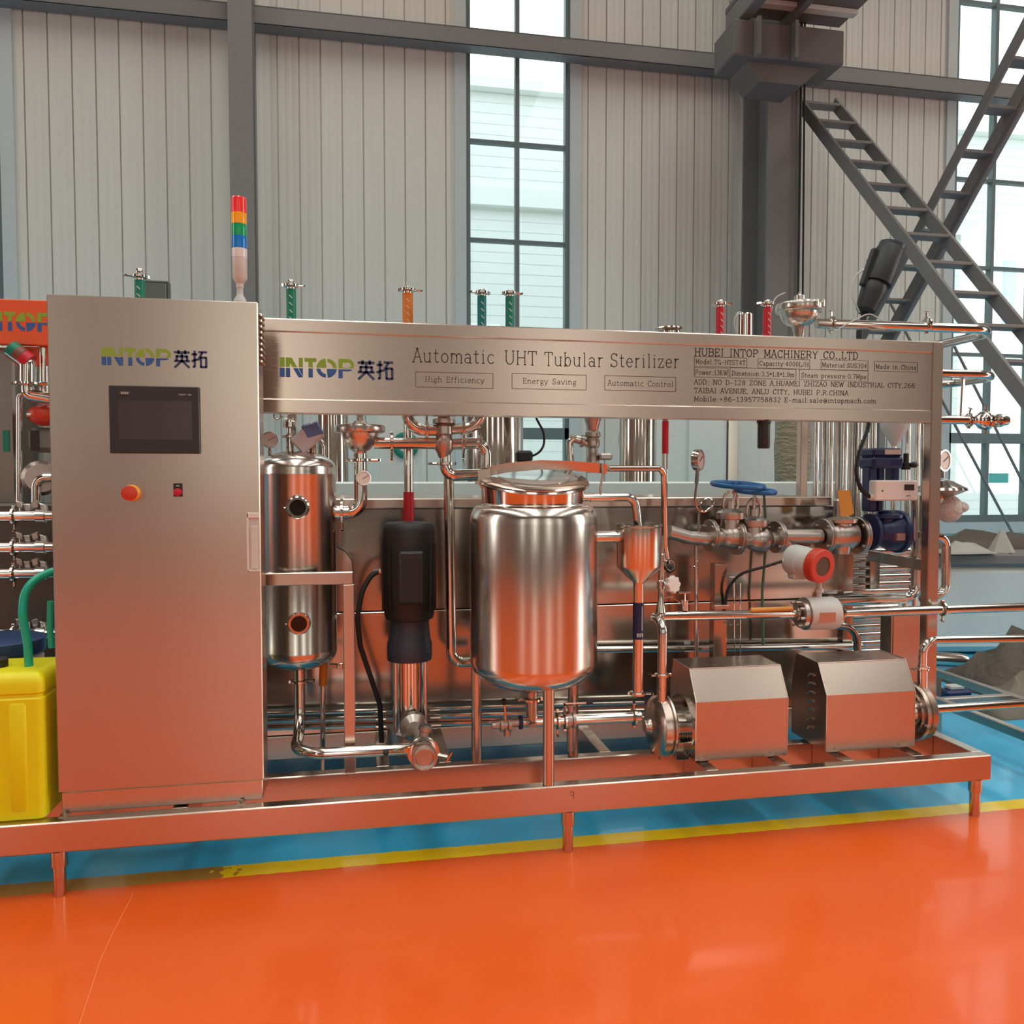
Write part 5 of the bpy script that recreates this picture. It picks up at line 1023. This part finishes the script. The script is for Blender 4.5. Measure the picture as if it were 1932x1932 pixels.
c = P(1775, 925, .66); MB().lathe((c.x, .66, 0), (0, 0, 1), [(.02, c.z-.04), (.06, c.z-.025), (.118, c.z+.0), (.112, c.z+.012), (.05, c.z+.045), (.02, c.z+.055)], 24).build('diaphragm_cover', DST, pa)
c2 = P(1790, 960, .66); MB().sphere(c2, .068, (1, .8, 1), 18, 10).sphere(c2+Vector((.045, -.02, .008)), .035, (1.3, .8, .8), 12, 8).build('wrapped_body', FILM, pa)
MB().tube([Vector((c.x, .66, c.z)), Vector((c.x, .66, c2.z))], .02, seg=12).build('stem', POL, pa)
pipe('process_pipe', 'tight pipe loop bulging out right of the post below the actuator', [P(1738, 1010, .62), P(1785, 1014, .62), P(1785, 1118, .62), P(1738, 1130, .62)], .0205, .05)
cn = thing('sensor_canister', 'silver sensor canister between the two red sleeved risers', 'canister', P(1405, 626, .66))
c = P(1405, 592, .66); r_ = S(1405, .66, 15); MB().lathe((c.x, .66, 0), (0, 0, 1), [(r_, 1.9), (r_, c.z-.006), (r_-.005, c.z), (.004, c.z)], 28).build('body', POL, cn); MB().lathe((c.x-.012, .66, c.z), (0, 0, 1), [(.007, 0), (.008, .012), (.004, .018)], 10).build('gland', BLK, cn)
tag(MB().torus(P(1262, 622, .62), (0, 0, 1), S(1262, .62, 24), .008, 32, 8).build('ring_flange', POL), 'bare ring flange lying on the sign frame right of its middle', 'flange')
MBr = MB().cyl((X(1262, .62), .62, 1.90), (X(1262, .62), .62, Z(624, .62, 1262)), S(1262, .62, 20), seg=28); tag(MBr.build('short_canister', POL), 'wide short canister under the ring flange', 'canister')
for i, (pts) in enumerate((((1436, 640), (1452, 600), (1462, 560), (1482, 552)), ((1390, 632), (1384, 605), (1392, 588), (1402, 590)), ((1575, 625), (1600, 610), (1640, 590), (1664, 604)))):
    tag(MB().tube([P(a, b_, .64) for a, b_ in pts], .0028, .06, 6).build('air_hose', WTG), ('thin pale air hose rising to the diaphragm valve cap', 'thin pale air hose beside the silver canister', 'thin pale air hose arching behind the upper pipe loop')[i], 'hose')

# ================================================================== THE OTHER MACHINES AND STORED THINGS BEHIND
# tilted gear motor of a mixer behind
gm = thing('gear_motor', 'black gear motor tilted up on the machine behind, before the stairs', 'motor', P(1625, 640, 2.0))
a_ = P(1682, 469, 2.0); b_ = P(1655, 536, 2.0); c_ = P(1633, 586, 2.0); d = (a_-b_).normalized(); R_ = S(1660, 2.0, 26)
k = MB(); k.lathe(b_, d, [(R_*.6, -.01), (R_*.97, 0), (R_, .02), (R_, (a_-b_).length-.02), (R_*.9, (a_-b_).length)], 28); k.build('motor', BLK, gm)
k = MB(); k.lathe(a_, d, [(R_*.92, -.004), (R_*.95, .02), (R_*.8, .024)], 28); k.torus(a_+d*.024, d, R_*.5, .004, 20, 6); k.build('fan_cover', LAN, gm)
L_ = (b_-c_).length; k = MB(); k.lathe(c_, d, [(R_*.45, -.02), (R_*.68, .0), (R_*.74, .03), (R_*.86, L_*.6), (R_*.9, L_*.8), (R_*.7, L_+.02)], 24); k.build('gearbox', BLK, gm)
e = P(1640, 505, 2.0); k = MB(); k.bar(P(1652, 470, 2.0), P(1628, 540, 2.0), .05, .04, (0, -1, 0), .008); k.build('terminal_box', BLK, gm)
MB().tube([P(1622, 590, 2.0), P(1607, 560, 2.0), P(1612, 520, 2.0), P(1630, 508, 2.0)], .006, .1, 8).build('cable', WTG, gm)
MB().tube([c_+d*.03, P(1622, 625, 2.0), Vector((P(1622, 640, 2.0).x, 2.0, 0))], .022, .02, 14).build('mast', BLK, gm)
k = MB(); q = P(300, 545, 1.0); k.box(X(273, 1.0), X(327, 1.0), .99, 1.02, 1.2, Z(530, 1.0, 300), .02); bk = tag(k.build('display_back', mat('dark_green_plastic', (.03, .05, .04), .4)), 'dark green edged display sticking up behind the cabinet', 'display')
k = MB(); k.box(X(276, 1.0), X(321, 1.0), .985, .992, 1.3, Z(536, 1.0, 300), .004); o = k.build('screen', mat('grey_green_screen', (.12, .15, .13), .3)); o.parent = bk

# storage tanks standing further back
def bgtank(label, px0, px1, Y, ztop, m=POL, bands=True):
    x0, x1 = X(px0, Y), X(px1, Y); r = (x1-x0)/2; x = (x0+x1)/2
    o = thing('storage_tank', label, 'tank', (x, Y, 0), 'storage tanks standing behind the machine')
    MB().lathe((x, Y, 0), (0, 0, 1), [(r*.5, .38), (r*.95, .46), (r, .52), (r, ztop-.12), (r*.92, ztop-.05), (r*.4, ztop)], 40).build('shell', m, o)
    for a in (.3, 1.3, 2.3): MB().cyl((x+r*.8*math.cos(a*2.1), Y+r*.8*math.sin(a*2.1), 0), (x+r*.8*math.cos(a*2.1), Y+r*.8*math.sin(a*2.1), .5), .03, seg=12).build('leg', POL, o)
    return o
bgtank('stainless tank behind, seen between slim tank and saucer valve', 598, 658, 2.3, 1.98)
bgtank('stainless tank behind, seen just right of the valve cluster', 872, 986, 2.5, 2.0)
bgtank('stainless tank behind, seen right of the upright cast valve', 1168, 1236, 2.4, 2.0)
tag(MB().torus(P(765, 840, 3.1), (0, 1, 0), S(765, 3.1, 19), S(765, 3.1, 6), 32, 8, sq=.25).build('round_sign', mat('round_sign_green', (.0, .20, .13), .5)), 'dark green ring sign far behind the vertical pipe', 'sign')
tag(MB().box(X(716, 3.1), X(800, 3.1), 3.12, 3.2, 0, Z(768, 3.1, 760), .01).build('white_board', mat('board_white', (.72, .71, .66), .5)), 'tall pale board standing far behind the black motor', 'board')
tr = thing('trough', 'long stainless trough standing behind the machine', 'trough', (1.3, 2.0, 0))
MB().box(X(470, 1.9), X(1580, 1.9), 1.9, 2.1, .75, Z(909, 1.9), .01).build('body', PBL, tr)
for px in (520, 900, 1300, 1560): MB().box(X(px, 1.95)-.03, X(px, 1.95)+.03, 1.95, 2.05, 0, .76, .004).build('leg', SAT, tr)
pb = thing('pale_cabinet', 'pale blue grey cabinet standing behind right of the lid', 'cabinet', (X(1340, 3.3), 3.4, 0))
MB().box(X(1236, 3.3), X(1462, 3.3), 3.3, 3.8, 0, 1.98, .01).build('body', PBL, pb); MB().box(X(1372, 3.28), X(1391, 3.28), 3.27, 3.3, 0, 1.97, .004).build('post', DST, pb)
MB().box(X(1300, 3.28), X(1371, 3.28), 3.285, 3.3, 0.2, 1.9, .004).build('door', mat('pale_door', (.72, .76, .73), .4), pb)
q = P(1441, 822, .41); k = MB(); k.lathe((q.x, .41, 0), (0, 0, 1), [(.024, Z(846, .41, 1440)), (.026, Z(843, .41, 1440)), (.026, Z(800, .41, 1440)), (.030, Z(798, .41, 1440)), (.030, b1_)], 20); tag(k.build('hanging_sensor', BLK), 'black cylindrical sensor hanging below the sign at the right', 'sensor')
k = MB(); xq = X(1495, 2.5); k.lathe((xq, 2.5, 0), (0, 0, 1), [(.11, 0), (.13, .06), (.12, .5), (.135, .9), (.12, 1.3), (.13, 1.6), (.10, 1.85), (.03, 1.88)], 24); tag(k.build('wrapped_roll', BRW), 'tall roll wrapped in brown film behind the control valve', 'roll')
for i in range(9):
    px = 1539+i*13.5; Yt = 1.62+.05*(i % 2); k = MB(); k.cyl((X(px, Yt), Yt, 0), (X(px, Yt), Yt, 1.9), .017, seg=12)
    tag(k.build('upright_tube', POL), 'one of the upright steel tubes racked behind the blue actuator', 'tube', 'upright tubes racked behind')
fn = thing('hopper', 'pale steel cone hopper behind the top of the blue actuator', 'hopper', P(1690, 850, 1.25)); q = P(1688, 800, 1.25); MB().lathe((q.x, 1.25, 0), (0, 0, 1), [(.015, Z(842, 1.25, 1690)), (.02, Z(838, 1.25, 1690)), (.075, Z(806, 1.25, 1690)), (.075, Z(760, 1.25, 1690))], 24).build('cone', WTG, fn); MB().cyl((q.x, 1.25, .0), (q.x, 1.25, Z(840, 1.25, 1690)), .013, seg=12).build('stem', POL, fn)
for i, px in enumerate((1712, 1730)): tag(MB().cyl((X(px, 1.3), 1.3, .0), (X(px, 1.3), 1.3, 1.72), .014, seg=12).build('upright_tube', POL), ('upright tube seen right of the cone hopper, the one nearer to it', 'upright tube seen right of the cone hopper, the one nearer to the post')[i], 'tube')

# other machine on the left with its orange sign
om = thing('orange_sign', 'orange panelled sign of the machine standing behind on the left', 'sign', (-1.7, .95, 1.9))
a_, b_ = P(-80, 640, .95), P(110, 567, .95); OZ1 = P(45, 565, .95).z; OZ0 = P(45, 651, .95).z
MB().box(-2.6, X(120, .95), .95, .98, OZ0, OZ1, .004).build('panel', ORP, om); MB().box(X(30, .97), X(120, .97), .985, 1.0, P(60, 690, .985).z, OZ0, .002).build('apron', ORP, om)
q = P(-38, 625, .95); logo(om, q.x, P(40, 625, .95).z, X(107, .95)-q.x, P(40, 589, .95).z-P(40, 625, .95).z, .95, False)
DRK = mat('dark_steel', (.26, .22, .19), .35, 1)
ls = thing('left_tank', 'dull stainless tank at the left picture edge under the orange sign', 'tank', (X(5, 1.1), 1.1, 0))
MB().box(-2.6, X(31, 1.05), 1.05, 1.7, .3, Z(652, 1.05, 20), .01).build('shell', DRK, ls); MB().box(X(8, 1.05), X(20, 1.05), 1.046, 1.05, Z(852, 1.05, 10), Z(812, 1.05, 10)).build('label', GRL, ls)
for x in (-2.5, X(27, 1.1)-.05): MB().box(x-.03, x+.03, 1.1, 1.16, 0, .31).build('leg', SAT, ls)
lv_ = thing('spout_pipe', 'slanted spout pipe with green and brown bands under the orange sign', 'pipe', P(50, 720, .98))
MB().tube([P(52, 722, .93), P(52, 684, .93), P(20, 660, .93)], .033, .03, 18).build('tube', POL, lv_)
for a0_, a1_, m_ in (((57, 683), (44, 673), REL), ((44, 673), (32, 665), mat('brown_label', (.20, .06, .03), .4)), ((32, 665), (20, 656), GRL)):
    MB().tube([P(*a0_, .925), P(*a1_, .925)], .0345, seg=18).build('flow_sleeve', m_, lv_)
clamp(lv_, P(52, 724, .93), (0, 0, 1), .034, (1, -.2, 0))
pipe('process_pipe', 'bent pipe under the slanted spout at the left', [P(52, 726, .95), P(52, 745, .95), P(120, 756, .95)], .026, .03)
pipe('process_pipe', 'thin upright pipe left of the red pump motor', [P(52, 738, .98), P(36, 745, .98), P(36, 1000, .98)], .012, .05)
pipe('process_pipe', 'upright pipe behind the left cabinet edge', [P(83, 640, 1.0), P(84, 745, 1.0)], .02)
rm_ = thing('red_motor', 'red oval motor peeping out left of the control cabinet', 'motor', P(75, 785, 1.0)); MB().sphere(P(84, 783, 1.0), .062, (1.1, .8, .75)).build('body', RED, rm_); MB().cyl(P(60, 783, .97), P(52, 783, .97), .012, seg=10).build('shaft', CST, rm_)
k = MB(); k.box(X(52, .99), X(110, .99), .99, 1.1, Z(853, .99, 70), Z(806, .99, 70), .02); sb = tag(k.build('switch_box', mat('olive_grey_box', (.16, .17, .14), .5)), 'olive grey switch box below the red motor at the left', 'box'); o = MB().box(X(59, .985), X(75, .985), .984, .99, Z(850, .985, 60), Z(812, .985, 60)).build('window', BLK); o.parent = sb
pd = thing('round_pump', 'round steel pump body beside the left cabinet edge', 'pump', P(85, 905, 1.0)); MB().lathe(P(78, 902, .97), (.3, -1, 0), [(.05, -.06), (.07, -.03), (.075, 0), (.06, .02)], 24).build('casing', CST, pd); MB().tube([P(110, 900, .93), P(68, 902, .93), P(68, 950, .93)], .019, .04, 14).build('outlet', POL, pd)
for i, py in enumerate((974, 1033, 1082, 1196)):
    Yq = .72; pp_ = pipe('process_pipe', 'level clamped pipe at the left edge, %s of four' % ('topmost', 'second', 'third', 'lowest')[i], [P(-60, py+1, Yq), P(125, py-1, Yq)], .021, .05, [(P(26, py, Yq), (1, 0, 0), (0, 0, -1))])
    MB().lathe(P(68, py-.5, Yq), (1, 0, 0), [(.021, 0), (.026, .002), (.026, .036), (.021, .038)], 20).build('sleeve', POL, pp_)
    k = MB()
    for j in range(4):
        q = P(38+j*15, py-22+(j % 2)*5, Yq+.05); k.obox(q, (.012, 0, .004*(j % 3-1)), (0, .012, 0), (-.003, 0, .014), .003)
        k.cyl(q, q-Vector((0, 0, .05)), .004, seg=6)
    k.build('wing_nut', CST, pp_)
tag(MB().box(X(-90, .9), X(130, .9), .9, 1.02, .0, Z(950, .9, 50), .01).build('back_panel', mat('dark_panel', (.10, .085, .07), .4, .6)), 'dark panel behind the four level pipes at the left', 'panel')
bd = thing('blue_drum', 'blue lidded white drum behind the yellow jerrycan', 'drum', (X(15, .55), .60, 0)); r_ = .13; q = P(8, 1215, .5)
MB().lathe((q.x-.03, .49, 0), (0, 0, 1), [(.15, .0), (.16, .04), (.16, q.z-.05), (.14, q.z-.02)], 32).build('body', mat('drum_white', (.62, .62, .58), .5), bd); MB().lathe((q.x-.03, .49, 0), (0, 0, 1), [(.165, q.z-.03), (.168, q.z-.02), (.168, q.z+.02), (.15, q.z+.028)], 32).build('lid', mat('drum_blue', (.02, .05, .13), .4), bd)
wbm = thing('white_column_cover', 'white panel of the machine standing at the far left', 'panel', (X(60, 1.3), 1.3, 0)); MB().box(X(31, 1.05)+.02, X(130, 1.3), 1.3, 1.34, 0, Z(690, 1.3, 60)).build('sheet', mat('white_sheet', (.60, .62, .56), .4), wbm)

# grey container with junk on it, rails and rubbish on the blue floor at the right
gb = thing('grey_container', 'big pale grey plastic container with a dark rim by the right window', 'container', (4.6, 2.9, 0))
k = MB(); k.box(-1.0, 1.6, 0, 1.0, .02, .69, .05); ob = k.build('body', GRY); k = MB(); k.box(-1.02, 1.62, -.02, 1.02, .69, .79, .02); o2 = k.build('rim', GRD)
for o in (ob, o2): o.parent = gb
gb.location = (4.75, 2.55, 0); gb.rotation_euler = (0, 0, -math.radians(9))
def crumple(name, m, c, sx, sy, h, seed, label, cat='sheet'):
    rnd_ = random.Random(seed); n = 9; vs = []; fs = []
    for i in range(n):
        for j in range(n):
            e = math.sin(PI*i/(n-1))*math.sin(PI*j/(n-1)); vs.append((c[0]+(i/(n-1)-.5)*sx+rnd_.uniform(-.03, .03)*sx, c[1]+(j/(n-1)-.5)*sy+rnd_.uniform(-.04, .04)*sy, c[2]+.01+h*e*(.35+.65*rnd_.random())))
    for i in range(n-1):
        for j in range(n-1): fs.append((i*n+j, i*n+j+1, (i+1)*n+j+1, (i+1)*n+j))
    nb = len(vs); vs += [(v[0], v[1], c[2]) for v in vs]; fs += [tuple(q+nb for q in f[::-1]) for f in fs]
    ring_ = [i*n for i in range(n)]+[(n-1)*n+j for j in range(1, n)]+[i*n+n-1 for i in range(n-2, -1, -1)]+[j for j in range(n-2, 0, -1)]
    for a, b_ in zip(ring_, ring_[1:]+ring_[:1]): fs.append((a, b_, b_+nb, a+nb))
    k = MB(); k.add(vs, fs); return tag(k.build(name, m, ang=80), label, cat)
crumple('cloth_heap', JNK, (5.05, 3.05, .79), 1.6, .5, .16, 3, 'dark cloth heap lying along the top of the grey container', 'cloth')
crumple('plastic_sheet', FILM, (4.05, 2.75, .79), .36, .34, .26, 5, 'crumpled clear plastic sheet on the left end of the grey container')
crumple('paper_sheet', JNP, (4.50, 2.60, .79), .42, .20, .10, 8, 'flat grey paper sheet at the front of the grey container', 'paper')
q = P(1885, 1035, 2.6); MB_ = MB(); MB_.lathe((q.x+.04, 2.62, .79), (0, 0, 1), [(.10, 0), (.09, .02), (.014, .17)], 5); tag(MB_.build('paper_cone', JNP), 'upright folded paper cone on the grey container', 'paper')
crumple('sacking', mat('olive_sacking', (.20, .17, .08), .9, bump=.5), (5.75, 2.62, .79), .6, .3, .22, 12, 'olive sacking heaped at the right end of the grey container', 'sack')
rl = thing('rail_frame', 'low stainless rail frame lying on the blue floor at the right', 'frame', (3.2, 1.2, 0))
for x, z in ((3.41, .2), (2.97, .2)): MB().box(x-.02, x+.02, .35 if x > 3.2 else .2, 1.62 if x > 3.2 else 1.05, z-.045, z, .004).build('rail', SAT, rl)
for x, y in ((3.41, .45), (3.41, 1.5), (2.97, .3), (2.97, .95)): MB().box(x-.018, x+.018, y-.018, y+.018, 0, .16, .003).build('foot', SAT, rl)
MB().box(2.97, 3.41, .92, .96, .155, .198, .003).build('cross_rail', SAT, rl)
crumple('dark_sack', JNK, (4.15, 1.75, .0), .75, .6, .42, 21, 'dark sack of rubbish lying behind the low rail frame', 'sack')
crumple('brown_sack', mat('brown_sacking', (.22, .18, .13), .85, bump=.5), (3.75, 1.25, .0), .55, .3, .28, 25, 'brown sack slumped against the low rail frame', 'sack')
k = MB(); k.lathe((3.9, 2.35, .06), (.9, -.4, 0), [(.04, -.35), (.05, -.3), (.05, .3), (.04, .35)], 14); tag(k.build('pipe_offcut', DST), 'dull pipe offcut lying before the grey container', 'pipe')
q = PG(1792, 1318, .0); bt_ = thing('hand_drill', 'small dark tool lying on the blue floor by the right pump', 'tool', (q.x, q.y, 0)); MB().box(q.x-.06, q.x+.12, q.y-.05, q.y+.05, 0, .06, .02).build('body', BLU, bt_); MB().box(q.x-.02, q.x+.08, q.y-.03, q.y+.03, .06, .085, .006).build('cap', WTG, bt_)
